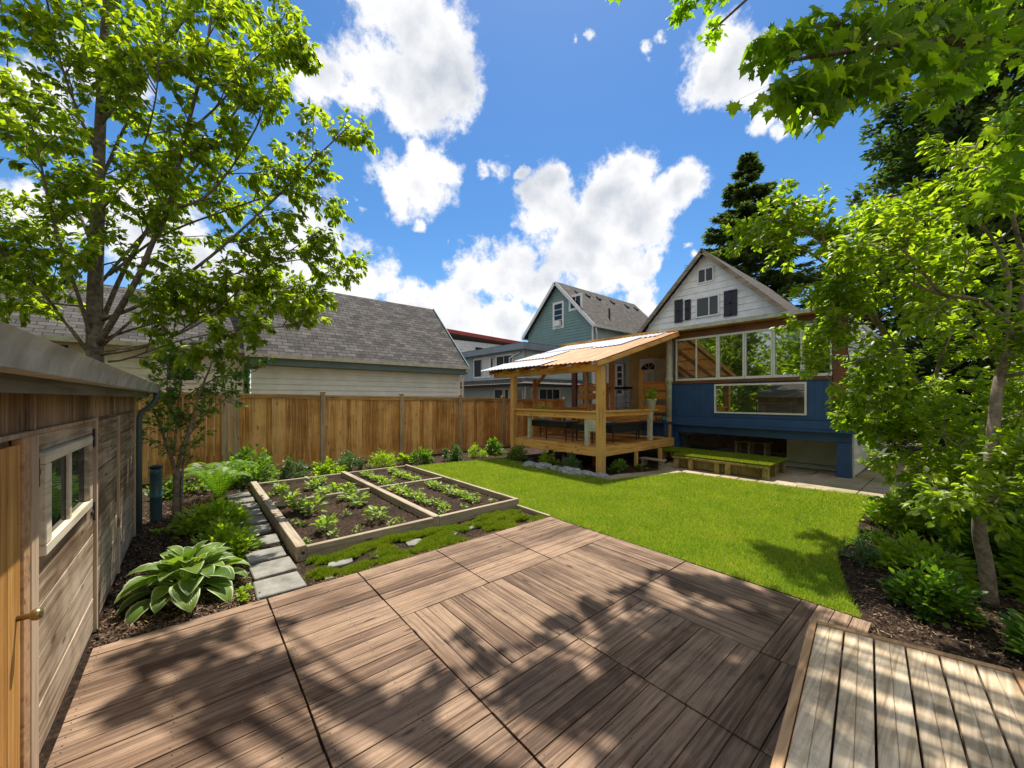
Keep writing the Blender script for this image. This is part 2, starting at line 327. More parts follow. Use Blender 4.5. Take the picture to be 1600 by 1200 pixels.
M['shingle2'] = shingle('brown_grey_shingles', (.10, .09, .082), (.15, .135, .12))
M['tar'] = plain('tar_roof', (.13, .13, .13), .9, .2, .1, 2)
M['glassdark'] = glass('window_glass_dark', dark=(.02, .028, .03), refl=.02, k=.45)
M['glassclear'] = glass('window_glass_clear', refl=.25)
M['framewood'] = wood('cream_frame_wood', (.42, .34, .23), (.74, .64, .47), 'Y', .7)
M['curtain'] = plain('curtain_white', (.6, .6, .57), .9, .1, .05, 8)
M['stone'] = plain('path_slab_stone', (.25, .235, .20), .9, .15, .2, 6)
M['concrete'] = plain('old_concrete', (.34, .28, .21), .9, .2, .2, 3)
M['rock'] = plain('grey_rock', (.34, .34, .33), .9, .2, .25, 12)
M['bark'] = plain('tree_bark', (.20, .155, .12), .9, .2, .35, 14)
M['barkpale'] = plain('pale_bark', (.27, .21, .155), .9, .2, .3, 18)
M['brass'] = plain('brass', (.35, .26, .12), .35, .6, .1, 8, .9)
M['tealplastic'] = plain('teal_plastic', (.05, .11, .12), .4, .5, .1, 8)
M['terracotta'] = plain('terracotta', (.45, .16, .06), .8, .2, .1, 8)
M['bluejar'] = plain('blue_jar', (.02, .14, .25), .3, .5, .1, 8)
# soil
m, t, b = mat('mulch_soil', .95, .15); co = nd(t, 'ShaderNodeTexCoord')
n = nd(t, 'ShaderNodeTexNoise', Vector=co.outputs['Object'], Scale=26.0, Detail=9.0, Roughness=.75); n2 = nd(t, 'ShaderNodeTexNoise', Vector=co.outputs['Object'], Scale=2.0, Detail=4.0)
t.links.new(mixc(t, ramp(t, n.outputs['Fac'], [(.34, (.018, .011, .008)), (.5, (.05, .032, .022)), (.68, (.13, .088, .06))]), ramp(t, n2.outputs['Fac'], [(.3, (.7, .7, .7)), (.7, (1.3, 1.2, 1.1))]), 1.0, 'MULTIPLY'), b.inputs['Base Color']); bump(t, b, n.outputs['Fac'], .05, 1.0); M['soil'] = m
m, t, b = mat('lawn_ground', .95, .1); co = nd(t, 'ShaderNodeTexCoord')
n = nd(t, 'ShaderNodeTexNoise', Vector=co.outputs['Object'], Scale=30.0, Detail=8.0, Roughness=.7); n2 = nd(t, 'ShaderNodeTexNoise', Vector=co.outputs['Object'], Scale=1.3, Detail=4.0)
t.links.new(mixc(t, ramp(t, n.outputs['Fac'], [(.3, (.05, .08, .008)), (.7, (.17, .23, .022))]), ramp(t, n2.outputs['Fac'], [(.35, (.85, .9, .8)), (.7, (1.3, 1.15, 1.1))]), 1.0, 'MULTIPLY'), b.inputs['Base Color']); bump(t, b, n.outputs['Fac'], .03, .8); M['lawn'] = m
# grass blades: colour drifts over the lawn
def grassm(name, cols, patch=((.68, .86, .6), (1.5, 1.18, 1.25))):
    m = leafm(name, cols, .35, (1.9, 1.9, .6), .5, .3); t = m.node_tree; b = t.nodes['Principled BSDF']; co = nd(t, 'ShaderNodeTexCoord')
    n = nd(t, 'ShaderNodeTexNoise', Vector=co.outputs['Object'], Scale=1.6, Detail=7.0, Roughness=.65); src = b.inputs['Base Color'].links[0].from_socket
    c = mixc(t, src, ramp(t, n.outputs['Fac'], [(.35, patch[0]), (.65, patch[1])]), 1.0, 'MULTIPLY'); t.links.new(c, b.inputs['Base Color']); return m
M['grass'] = grassm('lawn_grass', [(.13, .22, .014), (.21, .33, .02), (.32, .42, .035), (.42, .41, .12)])
M['mossg'] = grassm('moss_tuft_grass', [(.10, .17, .015), (.17, .24, .02), (.26, .30, .03)])
M['turf'] = grassm('stage_turf_grass', [(.13, .20, .015), (.22, .28, .02), (.32, .33, .03)])
M['chips'] = leafm('mulch_chips', [(.03, .018, .012), (.08, .05, .033), (.16, .105, .07), (.05, .03, .02), (.35, .25, .16)], 0.0, rough=.9, spec=.1)
M['litter'] = leafm('leaf_litter', [(.25, .16, .08), (.40, .28, .13), (.34, .22, .10)], 0.1, rough=.9, spec=.1)
M['lf_tree'] = leafm('cherry_leaves', [(.08, .13, .013), (.16, .22, .018), (.29, .33, .027), (.10, .15, .015)], .58)
M['lf_right'] = leafm('bright_shrub_leaves', [(.10, .16, .015), (.19, .27, .02), (.30, .36, .03), (.12, .18, .02)], .52)
M['lf_hedge'] = leafm('hedge_leaves', [(.05, .09, .014), (.09, .15, .018), (.17, .24, .025), (.06, .10, .014)], .42)
M['lf_dark'] = leafm('dark_leaves', [(.02, .045, .012), (.035, .07, .015), (.05, .10, .02)], .25)
M['lf_maple'] = leafm('maple_leaves', [(.08, .15, .012), (.13, .21, .016), (.23, .30, .022)], .68, spec=.22)
M['lf_cedar'] = leafm('cedar_foliage', [(.035, .07, .02), (.06, .105, .028), (.11, .155, .04)], .25, rough=.7, spec=.2)
M['lf_spruce'] = leafm('spruce_foliage', [(.05, .08, .03), (.08, .12, .045), (.13, .17, .055)], .25, rough=.7, spec=.2)
M['lf_lime'] = leafm('lime_leaves', [(.13, .22, .018), (.22, .31, .025), (.32, .38, .035)], .42)
M['lf_mid'] = leafm('mid_green_leaves', [(.06, .13, .02), (.11, .20, .03), (.17, .27, .04)], .38)
M['lf_blue'] = leafm('bluish_leaves', [(.05, .10, .045), (.09, .155, .065), (.13, .20, .085)], .25)
M['lf_crop'] = leafm('crop_leaves', [(.12, .20, .03), (.20, .28, .045), (.29, .37, .07)], .40)
M['lf_fern'] = leafm('fern_fronds', [(.08, .17, .012), (.13, .24, .018), (.20, .29, .025)], .35)
# hosta: green blade, cream margin
m = leafm('hosta_leaf', [(.09, .17, .025), (.14, .23, .03), (.22, .31, .04)], .38, (2.0, 2.0, .7), .4, .4); t = m.node_tree; b = t.nodes['Principled BSDF']; co = nd(t, 'ShaderNodeTexCoord')
sp = nd(t, 'ShaderNodeSeparateXYZ', Vector=co.outputs['UV']); a = mth('ABSOLUTE', mth('SUBTRACT', sp.outputs[0], .5, tree=t), tree=t)
e = nd(t, 'ShaderNodeMapRange', Value=a); e.inputs[1].default_value = .38; e.inputs[2].default_value = .44
ve = mth('MULTIPLY_ADD', mth('SINE', mth('MULTIPLY', a, 75, tree=t), tree=t), .5, .5, tree=t)
src = b.inputs['Base Color'].links[0].from_socket; c = mixc(t, src, (.6, .66, .36), e.outputs[0]); t.links.new(c, b.inputs['Base Color']); bump(t, b, ve, .006, .5); M['hosta'] = m

m, t, b = mat('mossy_concrete', .92, .15); co = nd(t, 'ShaderNodeTexCoord')
n = nd(t, 'ShaderNodeTexNoise', Vector=co.outputs['Object'], Scale=2.2, Detail=9.0, Roughness=.68); n2 = nd(t, 'ShaderNodeTexNoise', Vector=co.outputs['Object'], Scale=1.1, Detail=7.0, Roughness=.7)
k = nd(t, 'ShaderNodeMapRange', Value=n2.outputs['Fac']); k.inputs[1].default_value = .5; k.inputs[2].default_value = .62
t.links.new(mixc(t, ramp(t, n.outputs['Fac'], [(.3, (.26, .19, .12)), (.5, (.42, .33, .23)), (.7, (.55, .45, .34))]), (.14, .17, .04), mth('MULTIPLY', k.outputs[0], .75, tree=t)), b.inputs['Base Color']); bump(t, b, n.outputs['Fac'], .01, .6); M['concrete'] = m
# ================================================================ GROUND
def struct(o): o['kind'] = 'structure'; return o
def sheet(name, pts, z, m, thick=0):
    b = MB()
    if thick: b.hexa(pts, z - thick, z)
    else: b.quad(*[(p[0], p[1], z) for p in pts])
    return struct(b.build(name, m))
def gridsheet(name, x0, x1, y0, y1, st, m, amp, z=0, seed=0):
    nx = int((x1 - x0) / st) + 1; ny = int((y1 - y0) / st) + 1; b = MB(); r = random.Random(seed)
    for j in range(ny + 1):
        for i in range(nx + 1): b.v.append((x0 + i * st, y0 + j * st, z + (r.random() - .5) * amp))
    for j in range(ny):
        for i in range(nx): k = j * (nx + 1) + i; b.f.append((k, k + 1, k + nx + 2, k + nx + 1)); b.uv.append([(0, 0)] * 4)
    return b.build(name, m, smooth=True)
sheet('ground', [(-400, -400), (400, -400), (400, 400), (-400, 400)], -.06, M['soil'])
struct(gridsheet('planting_bed_soil', -1.5, 9.5, -1.0, 11.6, .05, M['soil'], .035, -.012))
struct(gridsheet('shrub_bed_soil', 3.04, 13, -4, .92, .06, M['soil'], .05, -.012, 3))
LAWN = [(4.14, .52), (4.14, 4.72), (4.32, 9.25), (5.6, 9.1), (7.0, 8.75), (6.95, 4.95), (9.0, 4.28), (9.22, 2.3), (9.45, .98), (8.4, .98), (7.3, .95), (6.5, .85), (5.7, .92), (5.2, .83), (4.65, .69)]
sheet('lawn', LAWN, .022, M['lawn'])
def inside(x, y, P):
    c = np.zeros(len(x), bool); n = len(P)
    for i in range(n):
        x1, y1 = P[i]; x2, y2 = P[(i + 1) % n]
        if y1 == y2: continue
        k = ((y1 > y) != (y2 > y)) & (x < (x2 - x1) * (y - y1) / (y2 - y1) + x1); c ^= k
    return c
def blades(name, poly, n, h, w, m, label, z=0, near=None, wob=0):
    xs = [p[0] for p in poly]; ys = [p[1] for p in poly]
    x = rng.uniform(min(xs) - wob, max(xs) + wob, n * 3); y = rng.uniform(min(ys) - wob, max(ys) + wob, n * 3); k = inside(x, y, poly)
    if wob:
        k = inside(x + rng.normal(0, wob, len(x)), y + rng.normal(0, wob, len(x)), poly)
    if near is not None:   # fewer, larger blades further away
        d = np.hypot(x, y); k &= rng.random(len(x)) < np.clip((near / d) ** 1.5, 0, 1)
    x = x[k][:n]; y = y[k][:n]; c = len(x); d = np.hypot(x, y); sc = np.clip(d / 6, 1, 1.8)
    D = np.stack([rng.normal(0, .38, c), rng.normal(0, .38, c), np.ones(c)], 1); Nn = np.stack([rng.normal(0, 1, c), rng.normal(0, 1, c), np.zeros(c)], 1)
    hh = h * rng.uniform(.6, 1.35, c); ww = w * sc * rng.uniform(.7, 1.3, c)
    o = scatter(name, m, T_BLADE, (np.stack([x, y, np.full(c, z)], 1), D, Nn, np.stack([ww, hh, hh * .8], 1)))
    return tag(o, label, 'grass', kind='stuff')
blades('grass', LAWN, 230000, .042, .0048, M['grass'], 'bright green mown grass covering the lawn', .018, near=5.5, wob=.012)
# concrete path by the house, paving strip round the lawn
pb = MB()
for (xa, xb, ya_, yb_) in [(9.3, 10.2, 1.27, 2.25), (10.215, 11.9, 1.27, 2.25), (9.3, 10.45, .1, 1.255), (10.465, 11.9, .0, 1.255), (11.915, 13.4, .0, 1.34), (13.415, 15, -.05, 1.34), (15.015, 17, -.1, 1.34), (17.015, 22, -.1, 1.34)]: pb.box(xa, xb, ya_, yb_, -.05, .012)
struct(pb.build('path', M['concrete'], bevel=.006))
sheet('under_house_floor', [(9.2, 2.2), (9.1, 5.0), (11.2, 5.6), (16, 5.6), (16, 1.3), (11.9, 1.35), (11.9, 2.3)], -.002, M['concrete'])
k = 0
def slab(x0, y0, x1, y1, w, label, name='paving_slab', m='stone', z=.03):
    # slab from (x0,y0) to (x1,y1) along one edge, width w to its left
    d = np.array([x1 - x0, y1 - y0]); L = np.linalg.norm(d); d /= L; nn = np.array([-d[1], d[0]]) * w
    P = [(x0, y0), (x1, y1), (x1 + nn[0], y1 + nn[1]), (x0 + nn[0], y0 + nn[1])]; P = [(p[0] + random.uniform(-.012, .012), p[1] + random.uniform(-.012, .012)) for p in P]
    o = MB().hexa(P, -.03, z + random.uniform(-.006, .006)).build(name, M[m], bevel=.008); return o
ordn = ['first', 'second', 'third', 'fourth', 'fifth', 'sixth', 'seventh', 'eighth', 'ninth', 'tenth', 'eleventh', 'twelfth', 'thirteenth']
for i in range(5):
    x = 6.98 + i * .43; o = slab(x, 4.93 - .12 * i, x + .40, 4.93 - .12 * (i + 1), .42, '', m='concrete'); tag(o, f'{ordn[i]} paving slab from the corner of the lawn in front of the open timber porch', 'paving slab', 'paving slabs edging the lawn by the porch')
for i in range(6):
    y = 4.25 - i * .36; o = slab(9.02 + i * .035, y - .33, 9.0 + i * .035, y, -.30, '', m='concrete'); tag(o, f'{ordn[i]} small mossy paver from the porch end along the grass-topped stage', 'paving slab', 'mossy pavers between the lawn and the turf stage')
# stepping stones beside the raised bed
for i, y in enumerate((4.02, 4.50, 4.99, 5.5, 6.02, 6.5, 6.98, 7.45, 7.95, 8.4)):
    o = slab(.46 + random.uniform(-.02, .02), y, .86 + random.uniform(-.03, -.01), y + random.uniform(-.015, .02), .38 if i < 2 else .33, '')
    tag(o, f'{ordn[i]} grey stepping stone from the timber deck beside the raised bed' if i else 'grey stepping stone touching the edge of the timber deck', 'stepping stone', 'stepping stones beside the raised bed')
# ground cover strip between bed and deck, with bits of flagstone
STRIP = [(.93, 3.99), (4.08, 3.99), (4.08, 4.62), (.93, 4.82)]
flags = [(1.25, 4.38, .34), (1.7, 4.36, .3), (2.15, 4.40, .32), (2.62, 4.36, .3), (2.95, 4.42, .3), (3.3, 4.36, .26), (3.62, 4.42, .22), (1.05, 4.12, .12)]
for i, (x, y, s) in enumerate(flags):
    sc_ = random.uniform(.45, .85); a = [(x + s * .5 * sc_ * u_, y + .11 * sc_ * v_) for u_, v_ in ((-1, -.6), (-.3, -1), (.5, -.85), (1, -.3), (.8, .7), (.1, 1), (-.8, .75))]; a = [(p[0] + random.uniform(-.03, .03), p[1] + random.uniform(-.02, .02)) for p in a]
    o = MB().hexa(a, -.02, .012).build('flagstone', M['stone'], bevel=.006); tag(o, f'{ordn[i]} broken flagstone from the left in the moss between deck and raised bed', 'flagstone', 'broken flagstones in the moss strip')
mp = []
for (cx, cy, rx, ry) in [(random.uniform(.98, 4.0), random.choice((random.uniform(4.05, 4.25), random.uniform(4.48, 4.68), random.uniform(4.25, 4.5))), random.uniform(.06, .2), random.uniform(.035, .085)) for _ in range(72)] + [(1.3, 4.14, .2, .07), (2.2, 4.14, .25, .07), (3.3, 4.15, .22, .07), (1.6, 4.63, .3, .07), (2.6, 4.60, .3, .07), (3.6, 4.56, .3, .07)] + 0 * [(1.25, 4.14, .36, .12), (1.85, 4.12, .32, .12), (2.4, 4.14, .3, .1), (2.9, 4.13, .25, .10), (3.4, 4.15, .3, .12), (3.85, 4.18, .25, .14), (1.4, 4.64, .42, .10), (2.1, 4.62, .36, .10), (2.8, 4.60, .4, .1), (3.5, 4.56, .35, .09), (3.9, 4.45, .16, .14), (1.0, 4.5, .08, .16), (1.95, 4.36, .08, .1), (3.12, 4.4, .05, .1)]:
    n = int(rx * ry * 120000); a = rng.uniform(0, 6.28, n); r = np.sqrt(rng.random(n)) * (1 + .25 * np.sin(a * 5 + cx * 9)); x = cx + rx * r * np.cos(a); y = cy + ry * r * np.sin(a); hgt = (.016 + .04 * np.clip(1 - r * r, 0, 1)) * random.uniform(.5, 1.4)
    mp.append(np.stack([x, y, hgt], 1))
mp = np.concatenate(mp); n = len(mp); P0 = mp.copy(); P0[:, 2] = 0.0
tag(scatter('moss_ground_cover', M['mossg'], T_BLADE, (P0, np.stack([rng.normal(0, .4, n), rng.normal(0, .4, n), np.ones(n)], 1), rng.normal(0, 1, (n, 3)), np.stack([np.full(n, .006), mp[:, 2] + .02, mp[:, 2]], 1))), 'cushions of bright moss between the deck and the raised bed', 'moss', kind='stuff')
# mulch chips and fallen bits
def chips(name, polys, n, size, m, label, z=.0, tpl=T_CHIP, flat=.35, catg='mulch'):
    out = []
    for P in polys:
        xs = [p[0] for p in P]; ys = [p[1] for p in P]; c = int(n * 3); x = rng.uniform(min(xs), max(xs), c); y = rng.uniform(min(ys), max(ys), c)
        k = inside(x, y, P); x = x[k]; y = y[k]; d = np.hypot(x, y); k = rng.random(len(x)) < np.clip(5 / d, 0, 1) ** 1.3; out.append(np.stack([x[k], y[k]], 1)[:n])
    xy = np.concatenate(out); c = len(xy); P = np.column_stack([xy, z + rng.uniform(0, .02, c)])
    D = np.stack([rng.normal(0, 1, c), rng.normal(0, 1, c), rng.normal(0, flat, c)], 1); Nn = np.stack([rng.normal(0, flat, c), rng.normal(0, flat, c), np.ones(c)], 1)
    s = size * rng.uniform(.4, 1.5, c); o = scatter(name, m, tpl, (P, D, Nn, np.stack([s * .55, s, s * .5], 1))); return tag(o, label, catg, kind='stuff')
BL_ = [(-.56, 4.0), (.45, 4.0), (.45, 8.9), (-.56, 8.9)]; BF = [(-.6, 8.9), (4.3, 9.1), (7.1, 8.7), (7.1, 11), (-.6, 11)]; BR = [(3.06, .42), (4.14, .47), (4.65, .63), (5.3, .75), (5.8, .85), (6.5, .8), (7.3, .9), (9.3, .9), (9.3, -2), (3.06, -2)]
chips('mulch', [BL_, BF, BR], 15000, .026, M['chips'], 'dark bark mulch covering the planting beds')
chips('leaf_litter', [BL_, [(3.1, .4), (4.14, .45), (4.8, .6), (5.3, .75), (6.4, .75), (6.4, -1.5), (3.1, -1.5)]], 900, .045, M['litter'], 'dry brown fallen leaves lying on the mulch beds', .01, T_LANCE, .25, 'leaf litter')
chips('deck_litter', [[(-.5, .8), (4.0, .8), (4.0, 3.9), (-.5, 3.9)]], 480, .018, M['litter'], 'tiny tan petals and leaf bits scattered on the timber deck', .037, T_LANCE, .2, 'leaf litter')
chips('seam_litter', [[(.93, 3.97), (4.1, 3.97), (4.1, 4.04), (.93, 4.04)], [(.5, 4.0), (.92, 4.0), (.92, 8.6), (.46, 8.6)]], 1500, .022, M['litter'], 'tan fallen petals and bits along the deck edge and stepping stones', .01, T_LANCE, .3, 'leaf litter')
# ================================================================ TIMBER DECK
deck = thing('patio_deck', 'weathered brown timber deck of square board panels between shed and lawn', 'deck', (0, 0, 0))
def panel(x0, x1, y0, y1, ax, bw=.118):
    b = MB(); g = .0055; e = .0055; scr = []
    if ax == 'X':
        n = max(1, round((y1 - y0) / bw)); w = (y1 - y0) / n
        for i in range(n): dz = random.uniform(-.0025, .0025); b.box(x0 + e, x1 - e + random.uniform(-.004, .002), y0 + i * w + g / 2, y0 + (i + 1) * w - g / 2, .0, .034 + dz); scr += [(xx + random.uniform(-.008, .008), y0 + (i + q) * w, .0355 + dz) for xx in np.arange(x0 + .04, x1, .42) for q in (.22, .78)]
    else:
        n = max(1, round((x1 - x0) / bw)); w = (x1 - x0) / n
        for i in range(n): dz = random.uniform(-.0025, .0025); b.box(x0 + i * w + g / 2, x0 + (i + 1) * w - g / 2, y0 + e, y1 - e + random.uniform(-.004, .002), .0, .034 + dz); scr += [(x0 + (i + q) * w, yy + random.uniform(-.008, .008), .0355 + dz) for yy in np.arange(y0 + .04, y1, .42) for q in (.22, .78)]
    k0 = len(b.f)
    for (sx, sy, sz) in scr: b.hexa([(sx + .0048 * math.cos(a_ * 1.047), sy + .0048 * math.sin(a_ * 1.047)) for a_ in range(6)], sz - .003, sz)
    o = b.build('deck_panel', M['deck_x' if ax == 'X' else 'deck_y'], deck, bevel=.0015); o.data.materials.append(M['dark'])
    for pl in o.data.polygons[k0:]: pl.material_index = 1
YE = 3.96
for (x0, x1, y0, y1, ax) in [(-.54, .51, 2.92, YE, 'X'), (-.54, .51, 1.93, 2.92, 'X'), (-.54, .51, .9, 1.93, 'X'), (-.54, .51, -.1, .9, 'X'),
    (.51, 1.29, 2.92, YE, 'X'), (1.29, 2.18, 2.92, YE, 'X'), (2.18, 3.03, 2.92, YE, 'X'), (3.03, 4.1, 2.92, YE, 'X'),
    (.51, 1.29, 1.93, 2.92, 'X'), (1.29, 3.03, 1.93, 2.92, 'Y'), (3.03, 4.1, 1.93, 2.92, 'Y'),
    (.51, 1.29, .9, 1.93, 'X'), (1.29, 2.18, .9, 1.93, 'X'), (2.18, 3.03, 1.42, 1.93, 'X'), (2.18, 3.03, .9, 1.42, 'X'), (3.03, 4.1, .9, 1.93, 'Y'),
    (.51, 1.29, -.1, .9, 'X'), (1.29, 2.18, -.1, .9, 'X'), (2.18, 3.03, -.1, .9, 'X'), (3.03, 4.1, .45, .9, 'X'),
    (-.54, 1.29, -2.0, -.1, 'X'), (1.29, 3.03, -2.0, -.1, 'Y')]: panel(x0, x1, y0, y1, ax)
MB().box(-.535, 3.03, -2.0, YE - .012, -.03, -.002).box(3.031, 4.09, .46, YE - .012, -.03, -.002).build('under_deck_shade', M['dark'], deck)  # solid near-black sheet under the boards; shade in the gaps put into its colour
# bottom right low platform
c0 = np.array([3.21, .66]); c1 = np.array([3.47, -.22]); ud = np.array([-1.0, -.115]); PZ = .30
plat = thing('platform', 'low pale grey board platform with brown timber rim on the deck', 'platform', (2.6, .3, 0))
c3 = c0 + ud * 3.0; c2 = c1 + ud * 3.0
vd = (c1 - c0) / np.linalg.norm(c1 - c0); LW = np.linalg.norm(c1 - c0); rim = .038
bw = (LW - 2 * rim) / 6
for i in range(6):
    b = MB()
    for h in range(2):
        a0 = rim + i * bw + h * bw / 2 + (.005 if h == 0 else .0006); a1 = rim + i * bw + (h + 1) * bw / 2 - (.005 if h == 1 else .0006)
        pts = [c0 + vd * a0 + ud * (rim + .006), c0 + vd * a1 + ud * (rim + .006), c0 + vd * a1 + ud * 3, c0 + vd * a0 + ud * 3]; b.hexa([tuple(p) for p in pts], PZ - .035, PZ)
    b.build('board', M['greyboard'], plat, bevel=.003)
rb = MB(); 
for a, q in ((c0, c3), (c1, c2)):
    s = vd * rim / 2 * (1 if a is c0 else -1); p = a + s; e = q + s
    MB().bar((*p, PZ - .06), (*e, PZ - .06), rim, .145).build('side_rim', M['trimwood'], plat, bevel=.003)
p = c0 + ud * rim / 2 + vd * (rim + .001); e = c1 + ud * rim / 2 - vd * (rim + .001); MB().bar((*p, PZ - .062), (*e, PZ - .062), rim, .14).build('end_rim', M['trimwood'], plat, bevel=.003)
for a in (.08, LW - .08):
    for l in (.15, 1.3, 2.6): q = c0 + vd * a + ud * l; MB().box(q[0] - .04, q[0] + .04, q[1] - .04, q[1] + .04, .034, PZ - .036).build('leg', M['trimwood'], plat)
# ================================================================ RAISED BED
bed = thing('raised_bed', 'square timber raised vegetable bed divided into four soil quarters', 'raised bed', (2.5, 7, 0))
X0, X1, Y0, Y1, XM, YM, HT, TW = .88, 4.16, 4.74, 9.05, 2.62, 7.2, .14, .06
def plank(x0, x1, y0, y1, m, h=HT): MB().box(x0, x1, y0, y1, -.02, h).build('plank', M[m], bed, bevel=.006)
plank(X0, X0 + .105, Y0, Y1, 'bedwood_y', .16); plank(X1 - TW, X1, Y0, Y1, 'bedwood_y'); plank(X0 + .107, XM - .05, Y0, Y0 + TW, 'bedwood'); plank(XM + .05, X1 - TW - .002, Y0, Y0 + TW, 'bedwood')
plank(X0 + .107, XM - .05, Y1 - .06, Y1, 'bedwood', .12); plank(XM + .05, X1 - TW - .002, Y1 - .06, Y1, 'bedwood', .12); plank(XM - .048, XM + .048, Y0, Y1, 'bedwood_y', .155)
plank(X0 + .107, XM - .05, YM - .03, YM + .03, 'bedwood', .115); plank(XM + .05, X1 - TW - .002, YM - .03, YM + .03, 'bedwood', .115)
MB().tube([(X0 + .07, Y0 - .012, .08), (X0 + .07, Y0 + .01, .08)], .018, 12).build('bolt', M['dark'], bed)
gs = gridsheet('soil', X0 + .05, X1 - .06, Y0 + .04, Y1 - .08, .045, M['soil'], .035, .045, 9); gs.parent = bed; gs.location = (-2.5, -7, 0)
o = MB().box(4.085, 4.125, YE + .02, Y0 - .01, -.02, .05).build('edging_board', M['bedwood_y'], bevel=.004); tag(o, 'short thin timber edging board running from raised bed to deck corner', 'edging board')
# ================================================================ FENCE
FY = 11.2
def ftop(x): return 1.93 - .0135 * (x - 1)
fence = thing('cedar_fence', 'long vertical board cedar fence with square posts behind the shrubs', 'fence', (4, FY, 0))
posts = [-1.6, .6] + [round(float(np.interp(0, [0], [0]) + (ray(x, 0)[0] / ray(x, 0)[1]) * FY), 2) for x in (368, 503, 626, 717, 784)] + [10.6, 12.4]
for i, px in enumerate(posts):
    t = ftop(px); MB().box(px - .055, px + .055, FY - .12, FY - .01, -.05, t + .06).box(px - .068, px + .068, FY - .133, FY + .0, t + .06, t + .085).build('post', M['greypost'], fence, bevel=.004)
for i in range(len(posts) - 1):
    a = posts[i] + .06; e = posts[i + 1] - .06; b = MB(); n = max(3, round((e - a) / .142)); w = (e - a) / n
    for j in range(n):
        x = a + j * w; off = .0 if j % 2 else .012; b.box(x + .004, x + w - .004, FY + off - .05, FY + off - .032, .07, ftop(x) - .05 + random.uniform(-.014, .004))
    b.build('board_panel', M['fence'], fence)
    z0, z1 = ftop(a) - .02, ftop(e) - .02
    MB().bar((a, FY - .06, z0), (e, FY - .06, z1), .10, .035).bar((a, FY - .076, z0 - .058), (e, FY - .076, z1 - .058), .018, .075).build('cap_rail', M['fencerail'], fence)
    MB().bar((a, FY - .06, .06), (e, FY - .06, .06), .04, .14).build('kick_board', M['fencerail'], fence)
# ================================================================ SHED (left)
SX = -.58; SY = 7.0
shed = thing('garden_shed', 'weathered grey board garden shed with gutter along the left edge', 'shed', (-2, 4, 0))
# boards of the long wall: horizontal boards
def hboards(y0, y1, z0, z1, bh, m='shedboard', x=SX, th=.02, nm='wall_boards'):
    b = MB(); n = max(1, round((z1 - z0) / bh)); h = (z1 - z0) / n
    for i in range(n): d = random.uniform(0, .004); b.box(x - th, x + d, y0, y1, z0 + i * h + .0035, z0 + (i + 1) * h - .0035)
    return b.build(nm, M[m], shed, bevel=.003)
hboards(4.36, 5.52, .03, 1.63, .20); hboards(5.56, SY - .05, .03, 1.63, .20)
hboards(2.86, 4.30, .03, 1.015, .22)
hboards(2.86, 4.30, 1.535, 1.63, .10); hboards(2.86, 2.92, 1.017, 1.533, .6); hboards(4.08, 4.30, 1.017, 1.533, .6)
b = MB(); y = 1.0
while y < SY - .06: w = random.choice((.14, .2, .17, .25)); b.box(SX - .02, SX + random.uniform(0, .004), y + .003, min(y + w, SY - .05) - .003, 1.655, 1.86); y += w
b.build('upper_boards', M['shedvert'], shed)
for (y0, y1, z0, z1) in ((4.305, 4.355, .0, 1.66), (5.523, 5.557, .02, 1.63), (SY - .05, SY, .0, 1.86), (2.745, 2.855, .0, 1.63), (2.80, 2.815, 1.655, 1.86)):
    MB().box(SX - .02, SX + .02, y0, y1, z0, z1).build('trim_board', M['shedtrim'], shed, bevel=.003)
MB().box(SX - .02, SX + .022, 1.2, 4.36, 1.632, 1.652).build('drip_strip', M['shedtrim'], shed)
b = MB().box(SX - 3.4, SX - .025, -1.0, SY - .02, .0, 1.86); b.build('shed_body', M['shedvert'], shed)
# back end boards
b = MB()
for i in range(9): b.box(SX - 3.4, SX - .01, SY - .019, SY + .004, .02 + i * .2, .2 + i * .2 + .01)
b.build('end_wall', M['shedboard'], shed)
# window
wn = MB()
for (y0, y1, z0, z1) in ((2.925, 4.075, 1.02, 1.075), (2.925, 4.075, 1.475, 1.53), (2.925, 3.02, 1.077, 1.473), (3.98, 4.075, 1.077, 1.473)): wn.box(SX - .03, SX + .03, y0, y1, z0, z1)
wf = wn.build('window', M['framewood'], shed, bevel=.004)
MB().box(SX + .0025, SX + .02, 3.46, 3.51, 1.077, 1.473).build('mullion', M['framewood'], wf, bevel=.003)
MB().box(SX - .004, SX + .002, 3.022, 3.978, 1.078, 1.472).build('pane', M['glassdark'], wf)
for z in (.94, 1.42):
    pass
for (yy, zz) in ((4.28, 1.50), (4.28, .94), (2.89, 1.44)):
    h = MB().box(SX + .003, SX + .012, yy - .09 if yy > 4 else yy - .02, yy + .01 if yy > 4 else yy + .10, zz - .012, zz + .012).box(SX + .003, SX + .014, yy - .008, yy + .012, zz - .07, zz + .07).build('hinge', M['dark'], shed)
# door
b = MB()
for i in range(6): y = 1.75 + i * .15; b.box(SX - .01, SX + .008, y + .002, y + .148, .04, 1.60)
dr = b.build('door', M['doorwood'], shed, bevel=.002)
MB().lathe([(0, 0), (.012, 0), (.012, .035), (.022, .045), (.026, .06), (.018, .072), (0, .075)]).build('handle', M['brass'], dr, smooth=True)
hd = dr.children[0]; hd.data.transform(__import__('mathutils').Matrix.Translation((SX + .008, 2.60, .86)) @ __import__('mathutils').Matrix.Rotation(math.pi / 2, 4, 'Y'))
MB().box(SX - .02, SX + .016, 2.655, 2.742, .0, 1.63).build('door_jamb', M['trimwood'], shed, bevel=.003)
